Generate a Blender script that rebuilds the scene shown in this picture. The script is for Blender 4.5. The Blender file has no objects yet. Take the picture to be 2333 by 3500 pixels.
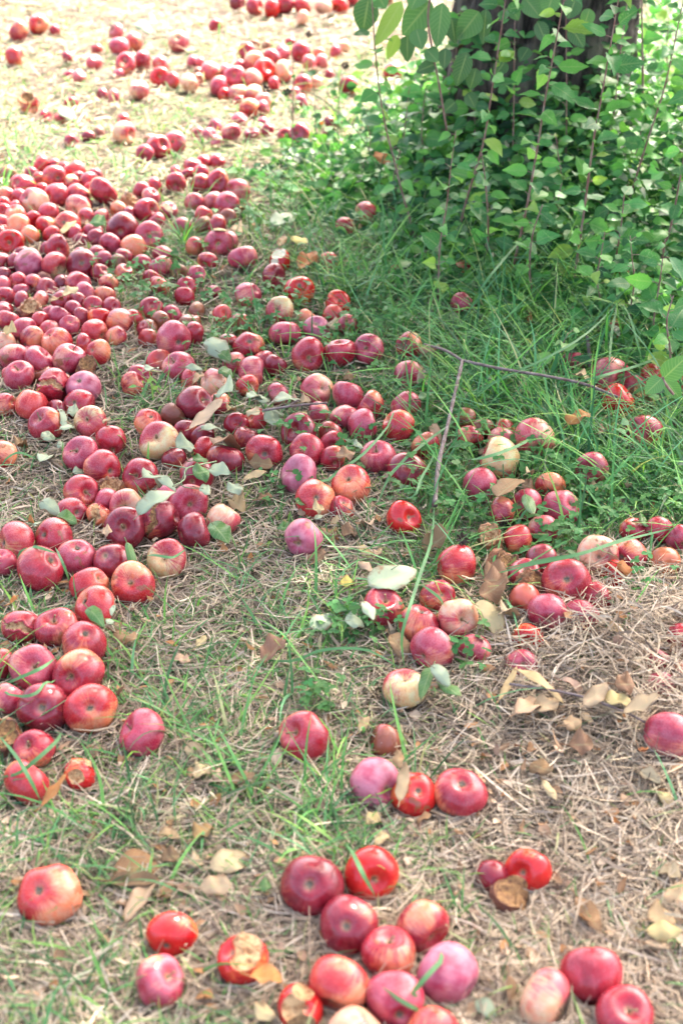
import bpy, math, random
import numpy as np
from mathutils import Vector, Quaternion, Matrix

SC = bpy.context.scene
COL = SC.collection
R_ = math.radians

# ------------------------------------------------------------------ camera
CAM_H, PITCH, FPX, CX, CY = 1.62, R_(30.8), 4861.0, 1166.5, 1750.0
cam_data = bpy.data.cameras.new('camera')
cam_data.sensor_fit = 'VERTICAL'; cam_data.sensor_height = 36.0; cam_data.lens = 50.0
cam_data.clip_start = 0.05; cam_data.clip_end = 400
cam_data.dof.use_dof = True; cam_data.dof.focus_distance = 3.15; cam_data.dof.aperture_fstop = 3.6
cam = bpy.data.objects.new('camera', cam_data); COL.objects.link(cam)
cam.location = (0, 0, CAM_H); cam.rotation_euler = (math.pi/2 - PITCH, 0, 0)
SC.camera = cam
SC.render.resolution_x, SC.render.resolution_y = 682, 1024

# ------------------------------------------------------------------ sky, sun, exposure
SUN_EL, SUN_AZ = R_(50), R_(28)          # azimuth measured from +Y (away from the camera) towards +X
world = bpy.data.worlds.new('World'); SC.world = world; world.use_nodes = True
wn = world.node_tree.nodes; wl = world.node_tree.links
sky = wn.new('ShaderNodeTexSky'); sky.sky_type = 'NISHITA'; sky.sun_disc = False
sky.sun_elevation = SUN_EL; sky.sun_rotation = SUN_AZ
sky.air_density = 0.6; sky.dust_density = 6.0; sky.ozone_density = 0.3
bg = wn['Background']; bg.inputs['Strength'].default_value = 0.15
tintn = wn.new('ShaderNodeMix'); tintn.data_type = 'RGBA'; tintn.blend_type = 'MULTIPLY'; tintn.inputs[0].default_value = 1.0   # milky late-summer haze whitens the blue
tintn.inputs[7].default_value = (1.02, .975, .93, 1); wl.new(sky.outputs[0], tintn.inputs[6]); wl.new(tintn.outputs[2], bg.inputs['Color'])
sun_d = bpy.data.lights.new('sun', 'SUN'); sun_d.energy = 2.0; sun_d.angle = R_(0.53); sun_d.color = (1.0, .93, .82)
sun = bpy.data.objects.new('sun', sun_d); COL.objects.link(sun)
sv = Vector((math.sin(SUN_AZ)*math.cos(SUN_EL), math.cos(SUN_AZ)*math.cos(SUN_EL), math.sin(SUN_EL)))
sun.rotation_euler = sv.to_track_quat('Z', 'Y').to_euler()
vs = SC.view_settings; vs.view_transform = 'Standard'; vs.look = 'None'; vs.exposure = 3.15; vs.gamma = 1.0
SC.cycles.max_bounces = 8; SC.cycles.transmission_bounces = 4; SC.cycles.diffuse_bounces = 2
SC.cycles.use_denoising = True

# ------------------------------------------------------------------ numbers
rng = np.random.default_rng(7); random.seed(7)
cP, sP = math.cos(PITCH), math.sin(PITCH)
def ray(px, py):
    a = (px-CX)/FPX; b = -(py-CY)/FPX
    return np.array([a*np.ones_like(b) if np.ndim(b) else a, cP + b*sP, -sP + b*cP])
def on_z(px, py, z=0.0):
    d = ray(px, py); t = (z-CAM_H)/d[2]; return np.array([d[0]*t, d[1]*t, CAM_H + d[2]*t]), t
def on_y(px, py, Y):
    d = ray(px, py); t = Y/d[1]; return np.array([d[0]*t, Y, CAM_H + d[2]*t])
def to_px(P):
    P = np.asarray(P); dy = P[..., 1]; dz = P[..., 2]-CAM_H
    zd = dy*cP - dz*sP; up = dy*sP + dz*cP
    return CX + FPX*P[..., 0]/zd, CY - FPX*up/zd, zd
def hgt(x, y):
    return (.010*np.sin(x*3.1+.7)*np.cos(y*2.3) + .006*np.sin(x*7.9+y*5.3) + .004*np.sin(y*13.1-x*9.7)
            + .05*np.exp(-((x-.85)**2+(y-4.9)**2)/.5))
def vnoise(x, y, s, seed=0):
    r = np.random.default_rng(seed); g = r.random((64, 64)); X = np.asarray(x)/s+17.3; Y = np.asarray(y)/s+9.1
    xi = np.floor(X).astype(int); yi = np.floor(Y).astype(int); fx = X-xi; fy = Y-yi
    fx = fx*fx*(3-2*fx); fy = fy*fy*(3-2*fy); a = g[xi % 64, yi % 64]; b = g[(xi+1) % 64, yi % 64]
    c = g[xi % 64, (yi+1) % 64]; d = g[(xi+1) % 64, (yi+1) % 64]
    return (a*(1-fx)+b*fx)*(1-fy) + (c*(1-fx)+d*fx)*fy

# ------------------------------------------------------------------ object helpers
def link(o, parent=None):
    COL.objects.link(o)
    if parent is not None: o.parent = parent
    return o
def tag(o, label=None, cat=None, group=None, kind=None):
    if label: o['label'] = label
    if cat: o['category'] = cat
    if group: o['group'] = group
    if kind: o['kind'] = kind
    return o
def np_mesh(name, V, F, mats, colour=None, luv=None, smooth=True, mi=None):
    """F: (n,4) or (n,3) array of indices, or list of such arrays"""
    me = bpy.data.meshes.new(name)
    Fs = F if isinstance(F, list) else [F]
    Fs = [np.asarray(f, dtype=np.int32) for f in Fs if len(f)]
    me.vertices.add(len(V)); me.vertices.foreach_set('co', np.asarray(V, dtype=np.float32).ravel())
    loops = np.concatenate([f.ravel() for f in Fs]); me.loops.add(len(loops)); me.loops.foreach_set('vertex_index', loops)
    cnt = np.concatenate([np.full(len(f), f.shape[1], dtype=np.int32) for f in Fs])
    st = np.concatenate([[0], np.cumsum(cnt)[:-1]]).astype(np.int32)
    me.polygons.add(len(cnt)); me.polygons.foreach_set('loop_start', st)
    try: me.polygons.foreach_set('loop_total', cnt)
    except Exception: pass
    me.polygons.foreach_set('use_smooth', np.full(len(cnt), smooth, dtype=bool))
    for m in (mats if isinstance(mats, (list, tuple)) else [mats]): me.materials.append(m)
    if mi is not None: me.polygons.foreach_set('material_index', np.asarray(mi, dtype=np.int32))
    if colour is not None:
        a = me.attributes.new('Col', 'FLOAT_COLOR', 'POINT')
        c = np.ones((len(V), 4), dtype=np.float32); c[:, :3] = colour; a.data.foreach_set('color', c.ravel())
    if luv is not None:
        a = me.attributes.new('luv', 'FLOAT_VECTOR', 'POINT'); a.data.foreach_set('vector', np.asarray(luv, dtype=np.float32).ravel())
    me.update(calc_edges=True)
    return me
def np_obj(name, *a, parent=None, **k):
    me = np_mesh(name, *a, **k); return link(bpy.data.objects.new(name, me), parent)

def norm(a): return a/np.maximum(np.linalg.norm(a, axis=-1, keepdims=True), 1e-9)

def blades(P, S, W, C, taper=None):
    """P (N,K,3) centre lines, S (N,3) or (N,K,3) side, W (N,), C (N,3) -> verts, faces, colours"""
    N, K, _ = P.shape
    if taper is None: taper = np.array([.75, 1, .9, .08]) if K == 4 else 1-(np.linspace(0, 1, K)**2.2)*.93
    if S.ndim == 2: S = np.repeat(S[:, None, :], K, 1)
    off = S*(W[:, None]*taper[None, :])[:, :, None]*.5
    V = np.stack([P-off, P+off], 2).reshape(-1, 3)
    b = (np.arange(N)*K*2)[:, None]+(np.arange(K-1)*2)[None, :]
    F = np.stack([b, b+1, b+3, b+2], -1).reshape(-1, 4)
    return V, F, np.repeat(C, K*2, 0)

def leaves(B, D, Nn, L, W, C, K=6, fold=.25, curl=.3, prof=None, wave=0.0, tw=None):
    """N leaf blades with a folded midrib. B base, D direction, Nn normal, L, W arrays."""
    N = len(B); D = norm(D); S = norm(np.cross(D, Nn)); Nn = np.cross(S, D)
    t = np.linspace(0, 1, K)
    if prof is None: prof = np.sin(np.pi*np.clip(t, 0, 1)**.72)**.85*(1-.32*t**3)*1.05; prof[0] = .06; prof[-1] = .02
    cu = np.broadcast_to(np.asarray(curl, float), (N,)); fo = np.broadcast_to(np.asarray(fold, float), (N,))
    zz = -cu[:, None]*(t**2)[None, :]*L[:, None]
    xx = (t[None, :]*L[:, None])*(1-.15*np.abs(cu[:, None])*t[None, :])
    mid = B[:, None, :] + D[:, None, :]*xx[..., None] + Nn[:, None, :]*zz[..., None]
    hw = (W[:, None]*prof[None, :]*.5)
    up = fo[:, None]*hw
    wv = wave*W[:, None]*np.sin(t[None, :]*11+rng.random((N, 1))*6)*np.sin(np.pi*t)[None, :]
    Lf = mid - S[:, None, :]*hw[..., None] + Nn[:, None, :]*(up+wv)[..., None]
    Rt = mid + S[:, None, :]*hw[..., None] + Nn[:, None, :]*(up-wv)[..., None]
    V = np.stack([Lf, mid, Rt], 2).reshape(-1, 3)
    b = (np.arange(N)*K*3)[:, None]+(np.arange(K-1)*3)[None, :]
    F = np.concatenate([np.stack([b, b+1, b+4, b+3], -1).reshape(-1, 4), np.stack([b+1, b+2, b+5, b+4], -1).reshape(-1, 4)])
    luv = np.zeros((N, K, 3, 3)); luv[..., 0] = np.array([-1, 0, 1])[None, None, :]; luv[..., 1] = t[None, :, None]
    luv[..., 2] = (rng.random(N))[:, None, None]
    return V, F, np.repeat(C, K*3, 0), luv.reshape(-1, 3)

def tube(pts, rad, n=7, cap=True):
    """tapered tube along points -> verts, faces"""
    P = np.asarray(pts, float); T = norm(np.gradient(P, axis=0)); a = np.array([0.3, .2, 1.0]) if abs(T[0][2]) < .8 else np.array([1.0, .1, 0])
    V = []; u = norm(np.cross(T[0], a))
    for i in range(len(P)):
        u = norm(u - T[i]*np.dot(u, T[i])); w = np.cross(T[i], u); r = rad[i] if np.ndim(rad) else rad
        for k in range(n):
            th = 2*math.pi*k/n; V.append(P[i]+r*(u*math.cos(th)+w*math.sin(th)))
    F = [[i*n+k, i*n+(k+1) % n, (i+1)*n+(k+1) % n, (i+1)*n+k] for i in range(len(P)-1) for k in range(n)]
    V.append(P[0]); V.append(P[-1]); c0 = len(V)-2
    T3 = [[c0, (k+1) % n, k] for k in range(n)]+[[c0+1, (len(P)-1)*n+k, (len(P)-1)*n+(k+1) % n] for k in range(n)]
    return np.array(V), np.array(F), np.array(T3)
def join(parts):
    """list of (V,F[,T]) -> V, [quads,tris]"""
    Vs, Q, T, o = [], [], [], 0
    for p in parts:
        Vs.append(p[0]); Q.append(np.asarray(p[1])+o)
        if len(p) > 2: T.append(np.asarray(p[2])+o)
        o += len(p[0])
    return np.concatenate(Vs), [np.concatenate(Q)]+([np.concatenate(T)] if T else [])
def smooth_path(pts, n=24):
    P = np.asarray(pts, float); P = np.vstack([2*P[0]-P[1], P, 2*P[-1]-P[-2]]); m = len(P)-3; out = []
    for s in np.linspace(0, m-1e-6, n):
        i = int(s); t = s-i; p0, p1, p2, p3 = P[i:i+4]
        out.append(.5*(2*p1+(p2-p0)*t+(2*p0-5*p1+4*p2-p3)*t*t+(3*p1-p0-3*p2+p3)*t**3))
    return np.array(out)

# ------------------------------------------------------------------ materials
class NT:
    def __init__(s, name):
        s.m = bpy.data.materials.new(name); s.m.use_nodes = True; s.t = s.m.node_tree; s.t.nodes.clear()
        s.out = s.n('ShaderNodeOutputMaterial')
    def n(s, kind, **kw):
        x = s.t.nodes.new(kind)
        for k, v in kw.items():
            if k.startswith('i_'):
                key = k[2:].replace('_', ' ')
                x.inputs[int(key) if key.isdigit() else key].default_value = v
            else: setattr(x, k, v)
        return x
    def l(s, a, b): s.t.links.new(a, b)
    def mix(s, f, a, b, blend='MIX'):
        x = s.n('ShaderNodeMix', data_type='RGBA', blend_type=blend)
        for sock, v in ((x.inputs[0], f), (x.inputs[6], a), (x.inputs[7], b)):
            if hasattr(v, 'links') or isinstance(v, bpy.types.NodeSocket): s.l(v, sock)
            else: sock.default_value = v if not isinstance(v, tuple) else (*v, 1)[:4]
        return x.outputs[2]
    def math(s, op, a, b=0.0, c=None, clamp=False):
        x = s.n('ShaderNodeMath', operation=op, use_clamp=clamp)
        for i, v in enumerate((a, b) if c is None else (a, b, c)):
            if isinstance(v, bpy.types.NodeSocket): s.l(v, x.inputs[i])
            else: x.inputs[i].default_value = v
        return x.outputs[0]
    def ramp(s, f, a, b, lo=0.0, hi=1.0):
        x = s.n('ShaderNodeMapRange', interpolation_type='SMOOTHSTEP'); s.l(f, x.inputs[0])
        x.inputs[1].default_value = a; x.inputs[2].default_value = b; x.inputs[3].default_value = lo; x.inputs[4].default_value = hi
        return x.outputs[0]
    def noise(s, vec, scale, detail=3, rough=.5, out=0):
        x = s.n('ShaderNodeTexNoise'); x.inputs['Scale'].default_value = scale; x.inputs['Detail'].default_value = detail
        x.inputs['Roughness'].default_value = rough
        if vec is not None: s.l(vec, x.inputs['Vector'])
        return x.outputs[out]
    def bump(s, h, strength, dist):
        x = s.n('ShaderNodeBump'); x.inputs['Strength'].default_value = strength; x.inputs['Distance'].default_value = dist
        s.l(h, x.inputs['Height']); return x.outputs[0]

def foliage_mat(name, rough=.5, trans=.35, edge=0.0, veins=0.0, spec=.4, tint=(1.25, 1.45, .7), speck=0.0, back=0.0):
    T = NT(name); at = T.n('ShaderNodeAttribute', attribute_name='Col'); c = at.outputs['Color']
    geo = T.n('ShaderNodeNewGeometry')
    if veins or speck:
        lv = T.n('ShaderNodeAttribute', attribute_name='luv'); sp = T.n('ShaderNodeSeparateXYZ'); T.l(lv.outputs['Vector'], sp.inputs[0])
        ax = T.math('ABSOLUTE', sp.outputs[0])
        mid = T.ramp(ax, .02, .13, 1, 0)
        q = T.math('MULTIPLY_ADD', sp.outputs[1], 9.0, T.math('MULTIPLY', ax, -2.2)); fr = T.math('FRACT', q)
        side = T.ramp(T.math('ABSOLUTE', T.math('SUBTRACT', fr, .5)), .0, .14, .7, 0)
        v = T.math('MULTIPLY', T.math('MAXIMUM', mid, side), veins)
        c = T.mix(v, c, (.36, .42, .20))
        if speck:
            nz = T.noise(geo.outputs['Position'], 160, 4, .65); c = T.mix(T.ramp(nz, .56, .72, 0, speck), c, (.42, .46, .32))
    if edge:
        n3 = T.noise(geo.outputs['Position'], 45, 4, .6); e = T.math('ADD', T.math('MULTIPLY', T.math('MAXIMUM', ax, T.math('ABSOLUTE', T.math('SUBTRACT', T.math('MULTIPLY', sp.outputs[1], 2.0), 1.0))), .8), n3)
        c = T.mix(T.ramp(e, 1.12, 1.38, 0, edge), c, (.20, .11, .05)); c = T.mix(T.ramp(n3, .62, .74, 0, edge), c, (.24, .14, .07))
    if back:
        c = T.mix(T.math('MULTIPLY', geo.outputs['Backfacing'], back), c, (.42, .47, .36))
    p = T.n('ShaderNodeBsdfPrincipled', i_Roughness=rough); T.l(c, p.inputs['Base Color']); p.inputs['Specular IOR Level'].default_value = spec
    if veins: T.l(T.bump(v, .25, .0015), p.inputs['Normal'])
    tr = T.n('ShaderNodeBsdfTranslucent'); T.l(T.mix(1.0, c, tint, 'MULTIPLY'), tr.inputs['Color'])
    mx = T.n('ShaderNodeMixShader'); mx.inputs[0].default_value = trans
    T.l(p.outputs[0], mx.inputs[1]); T.l(tr.outputs[0], mx.inputs[2]); T.l(mx.outputs[0], T.out.inputs[0]); return T.m

def simple_mat(name, col, rough=.6, noise=0.0, nscale=20, col2=None, bump=0.0, bscale=None, spec=.4):
    T = NT(name); p = T.n('ShaderNodeBsdfPrincipled', i_Roughness=rough); p.inputs['Specular IOR Level'].default_value = spec
    tc = T.n('ShaderNodeTexCoord'); n = T.noise(tc.outputs['Object'], nscale, 5, .6)
    T.l(T.mix(T.ramp(n, .35, .68), col, col2 or tuple(c*.5 for c in col)), p.inputs['Base Color'])
    if bump: T.l(T.bump(T.noise(tc.outputs['Object'], bscale or nscale*2, 6, .65), bump, .3), p.inputs['Normal'])
    T.l(p.outputs[0], T.out.inputs[0]); return T.m

def apple_mat(name, dark, light, ground, gamt, bloom, rough=.34, wrinkle=0.0):
    T = NT(name); tc = T.n('ShaderNodeTexCoord'); oi = T.n('ShaderNodeObjectInfo'); P = tc.outputs['Object']
    off = T.n('ShaderNodeVectorMath', operation='ADD'); T.l(P, off.inputs[0])
    cb = T.n('ShaderNodeCombineXYZ'); r = oi.outputs['Random']
    T.l(T.math('MULTIPLY', r, 37.0), cb.inputs[0]); T.l(T.math('MULTIPLY', r, 91.0), cb.inputs[1]); T.l(T.math('MULTIPLY', r, 13.0), cb.inputs[2])
    T.l(cb.outputs[0], off.inputs[1]); Q = off.outputs[0]
    sp = T.n('ShaderNodeSeparateXYZ'); T.l(P, sp.inputs[0])
    rad = T.math('SQRT', T.math('ADD', T.math('MULTIPLY', sp.outputs[0], sp.outputs[0]), T.math('MULTIPLY', sp.outputs[1], sp.outputs[1])))
    # meridian streaks: direction round the axis, with a slow drift along it
    cx = T.n('ShaderNodeCombineXYZ'); T.l(T.math('DIVIDE', sp.outputs[0], T.math('ADD', rad, .05)), cx.inputs[0])
    T.l(T.math('DIVIDE', sp.outputs[1], T.math('ADD', rad, .05)), cx.inputs[1]); T.l(T.math('MULTIPLY_ADD', sp.outputs[2], .18, T.math('MULTIPLY', r, 50.0)), cx.inputs[2])
    st = T.noise(cx.outputs[0], 9, 5, .7)
    st2 = T.noise(cx.outputs[0], 3.0, 3, .6)
    big = T.noise(Q, 1.0, 2, .5); med = T.noise(Q, 3.2, 4, .6); fine = T.noise(Q, 14, 4, .65)
    c = T.mix(T.ramp(T.math('ADD', T.math('MULTIPLY', st, .45), T.math('MULTIPLY', big, .55)), .34, .68), dark, light)
    # pale cheek on one side
    side = T.math('ADD', T.math('MULTIPLY', sp.outputs[0], .40), T.math('ADD', T.math('MULTIPLY', big, 1.3), T.math('MULTIPLY', T.math('SUBTRACT', st, .5), .9)))
    g = T.ramp(side, 1.15-gamt, 1.55-gamt)
    ymix = T.mix(T.ramp(med, .35, .65), ground, tuple(min(1, a*b) for a, b in zip(ground, (1.1, .72, .6))))
    c = T.mix(g, c, ymix)
    # dusty bloom, rubbed off in places
    bl = T.math('MULTIPLY', T.ramp(T.math('ADD', T.math('MULTIPLY', T.noise(Q, 1.9, 3, .55), .7), T.math('MULTIPLY', st2, .3)), .32, .66), T.ramp(fine, .25, .55, .6, 1.0))
    bl = T.math('MULTIPLY', bl, bloom*.75)
    c = T.mix(bl, c, (.58, .27, .31))
    # lenticels
    vo = T.n('ShaderNodeTexVoronoi'); vo.inputs['Scale'].default_value = 11; T.l(Q, vo.inputs['Vector'])
    c = T.mix(T.ramp(vo.outputs['Distance'], .035, .085, .5, 0), c, (.74, .5, .34))
    # blemishes
    bz = T.noise(Q, 5.5, 5, .7); c = T.mix(T.ramp(bz, .66, .71, 0, .7), c, (.26, .15, .08))
    br = T.math('MULTIPLY', T.ramp(T.noise(Q, 1.6, 3, .5), .60, .64, 0, .75), T.ramp(T.math('FRACT', T.math('MULTIPLY', r, 17.0)), .72, .74))
    c = T.mix(br, c, (.20, .085, .035))
    # russet bowl round stem and blossom end
    ring = T.ramp(T.math('ADD', rad, T.math('MULTIPLY', T.math('SUBTRACT', st, .5), .22)), .07, .24, .6, 0)
    c = T.mix(ring, c, (.34, .24, .12)); c = T.mix(T.ramp(rad, .05, .12, .9, 0), c, (.16, .10, .05))
    p = T.n('ShaderNodeBsdfPrincipled'); T.l(c, p.inputs['Base Color'])
    T.l(T.math('ADD', T.math('MULTIPLY', bl, .16), T.ramp(fine, .3, .7, rough-.09, rough+.03)), p.inputs['Roughness'])
    p.inputs['Specular IOR Level'].default_value = .45; p.inputs['Subsurface Weight'].default_value = .06
    p.inputs['Subsurface Radius'].default_value = (.25, .06, .04); p.inputs['Subsurface Scale'].default_value = .02
    h = T.math('ADD', T.math('MULTIPLY', med, .7), T.math('MULTIPLY', fine, .12+wrinkle))
    T.l(T.bump(h, .25 if not wrinkle else .9, .004 if not wrinkle else .01), p.inputs['Normal'])
    T.l(p.outputs[0], T.out.inputs[0]); return T.m

M = {}
M['D'] = apple_mat('skin_dark_red', (.12, .003, .010), (.27, .008, .020), (.40, .13, .05), .24, .16, .24)
M['R'] = apple_mat('skin_red', (.22, .005, .014), (.42, .016, .030), (.56, .22, .10), .40, .20, .26)
M['B'] = apple_mat('skin_scarlet', (.38, .006, .008), (.58, .022, .016), (.62, .17, .05), .28, .05, .18)
M['P'] = apple_mat('skin_pink', (.26, .008, .028), (.44, .032, .060), (.56, .26, .16), .32, .34, .30)
M['L'] = apple_mat('skin_lilac', (.26, .018, .055), (.38, .055, .10), (.52, .28, .20), .22, .75, .38)
M['O'] = apple_mat('skin_orange_red', (.34, .010, .016), (.52, .04, .032), (.62, .25, .12), .60, .14, .28)
M['A'] = apple_mat('skin_orange', (.40, .018, .020), (.54, .065, .045), (.64, .26, .14), .52, .12, .28)
M['G'] = apple_mat('skin_green', (.32, .012, .025), (.48, .07, .06), (.52, .48, .22), .66, .20, .30)
M['Y'] = apple_mat('skin_yellow_pink', (.40, .025, .040), (.52, .11, .10), (.62, .42, .25), .74, .28, .32)
M['K'] = apple_mat('skin_rotten', (.12, .034, .018), (.28, .10, .04), (.40, .22, .09), .65, .12, .45, .8)
def flesh_mat(name, a, b):
    T = NT(name); tc = T.n('ShaderNodeTexCoord'); n1 = T.noise(tc.outputs['Object'], 3.5, 6, .7); n2 = T.noise(tc.outputs['Object'], 9, 5, .6)
    p = T.n('ShaderNodeBsdfPrincipled', i_Roughness=.55); T.l(T.mix(T.ramp(n1, .42, .62), a, b), p.inputs['Base Color'])
    T.l(T.bump(n2, .5, .05), p.inputs['Normal']); T.l(p.outputs[0], T.out.inputs[0]); return T.m
M['flesh_fresh'] = flesh_mat('flesh_fresh', (.88, .82, .62), (.80, .68, .42))
M['flesh_tan'] = flesh_mat('flesh_tan', (.62, .40, .19), (.30, .13, .045))
M['flesh_brown'] = flesh_mat('flesh_brown', (.40, .22, .08), (.16, .07, .03))
M['stem'] = simple_mat('stem_brown', (.16, .10, .05), .7, nscale=4, col2=(.26, .2, .09))
M['calyx'] = simple_mat('calyx_grey', (.17, .15, .11), .8, nscale=4)
M['grass'] = foliage_mat('grass_green', .48, .32, spec=.2)
M['straw'] = foliage_mat('straw', .65, .12, spec=.12, tint=(1, 1, 1))
M['clover'] = foliage_mat('clover_leaf', .5, .3, spec=.2)
M['shoot_leaf'] = foliage_mat('shoot_leaf', .45, .38, veins=.26, speck=.35, back=.15, spec=.25)
M['shrub_leaf'] = foliage_mat('shrub_leaf', .40, .36, veins=.16, back=.12, spec=.28)
M['big_leaf'] = foliage_mat('vine_leaf', .45, .38, veins=.30)
M['fallen_pale'] = foliage_mat('leaf_pale', .6, .2, edge=.75, veins=.34, speck=.25, tint=(1, 1.05, .8))
M['fallen_green'] = foliage_mat('leaf_green', .42, .28, edge=.5, veins=.35, speck=.15)
M['fallen_dry'] = foliage_mat('leaf_dry', .65, .18, edge=.6, veins=.22, speck=.2, tint=(1.2, .9, .6))
M['bark'] = None
T = NT('bark'); tc = T.n('ShaderNodeTexCoord'); mp = T.n('ShaderNodeMapping'); mp.inputs['Scale'].default_value = (1, 1, .22); T.l(tc.outputs['Object'], mp.inputs[0])
n1 = T.noise(mp.outputs[0], 28, 8, .7); n2 = T.noise(tc.outputs['Object'], 5, 4, .6)
c = T.mix(T.ramp(n1, .38, .62), (.018, .014, .011), (.13, .105, .08)); c = T.mix(T.ramp(n2, .5, .62, 0, .45), c, (.20, .21, .15))
p = T.n('ShaderNodeBsdfPrincipled', i_Roughness=.85); T.l(c, p.inputs['Base Color']); T.l(T.bump(n1, 1.0, .03), p.inputs['Normal']); T.l(p.outputs[0], T.out.inputs[0]); M['bark'] = T.m
M['twig'] = simple_mat('twig_bark', (.10, .065, .055), .65, nscale=60, col2=(.20, .165, .15), bump=.3)
M['shoot_stem'] = simple_mat('shoot_stem', (.20, .085, .07), .5, nscale=40, col2=(.28, .2, .16))
M['stalk_green'] = simple_mat('stalk_green', (.22, .30, .14), .55, nscale=40)
M['seedhead'] = simple_mat('seedhead_dark', (.045, .03, .025), .9, nscale=60, col2=(.1, .07, .05), bump=.5)
# soil
T = NT('soil'); tc = T.n('ShaderNodeTexCoord'); a = T.noise(tc.outputs['Object'], 55, 8, .7); b = T.noise(tc.outputs['Object'], 2.2, 4, .6); d = T.noise(tc.outputs['Object'], 300, 3, .6)
c = T.mix(T.ramp(a, .38, .64), (.045, .030, .021), (.15, .11, .075)); c = T.mix(T.ramp(d, .55, .7, 0, .3), c, (.30, .24, .17))
far = T.n('ShaderNodeSeparateXYZ'); T.l(tc.outputs['Object'], far.inputs[0])
c = T.mix(T.ramp(b, .48, .62, 0, .55), c, (.13, .17, .06))
p = T.n('ShaderNodeBsdfPrincipled', i_Roughness=.95); T.l(c, p.inputs['Base Color']); T.l(T.bump(a, 1.0, .02), p.inputs['Normal']); T.l(p.outputs[0], T.out.inputs[0]); M['soil'] = T.m

# ------------------------------------------------------------------ ground sheet out to the horizon
def axis_pts(lo, hi, step, far):
    core = np.arange(lo, hi+1e-6, step); ext = np.geomspace(.3, far, 14)
    return np.concatenate([(lo-ext)[::-1], core, hi+ext])
gx = axis_pts(-4, 4, .06, 200); gy = axis_pts(-.5, 9.5, .06, 200)
X, Y = np.meshgrid(gx, gy); Zg = hgt(X, Y)*np.where((abs(X) < 4.2) & (Y < 9.7) & (Y > -.8), 1, .0) - .004
Vg = np.stack([X, Y, Zg], -1).reshape(-1, 3); nx, ny = len(gx), len(gy)
ii = (np.arange(ny-1)*nx)[:, None]+np.arange(nx-1)[None, :]
Fg = np.stack([ii, ii+1, ii+nx+1, ii+nx], -1).reshape(-1, 4)
g = np_obj('ground', Vg, Fg, M['soil']); tag(g, 'brown soil ground under the mown orchard grass', kind='structure')

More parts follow.
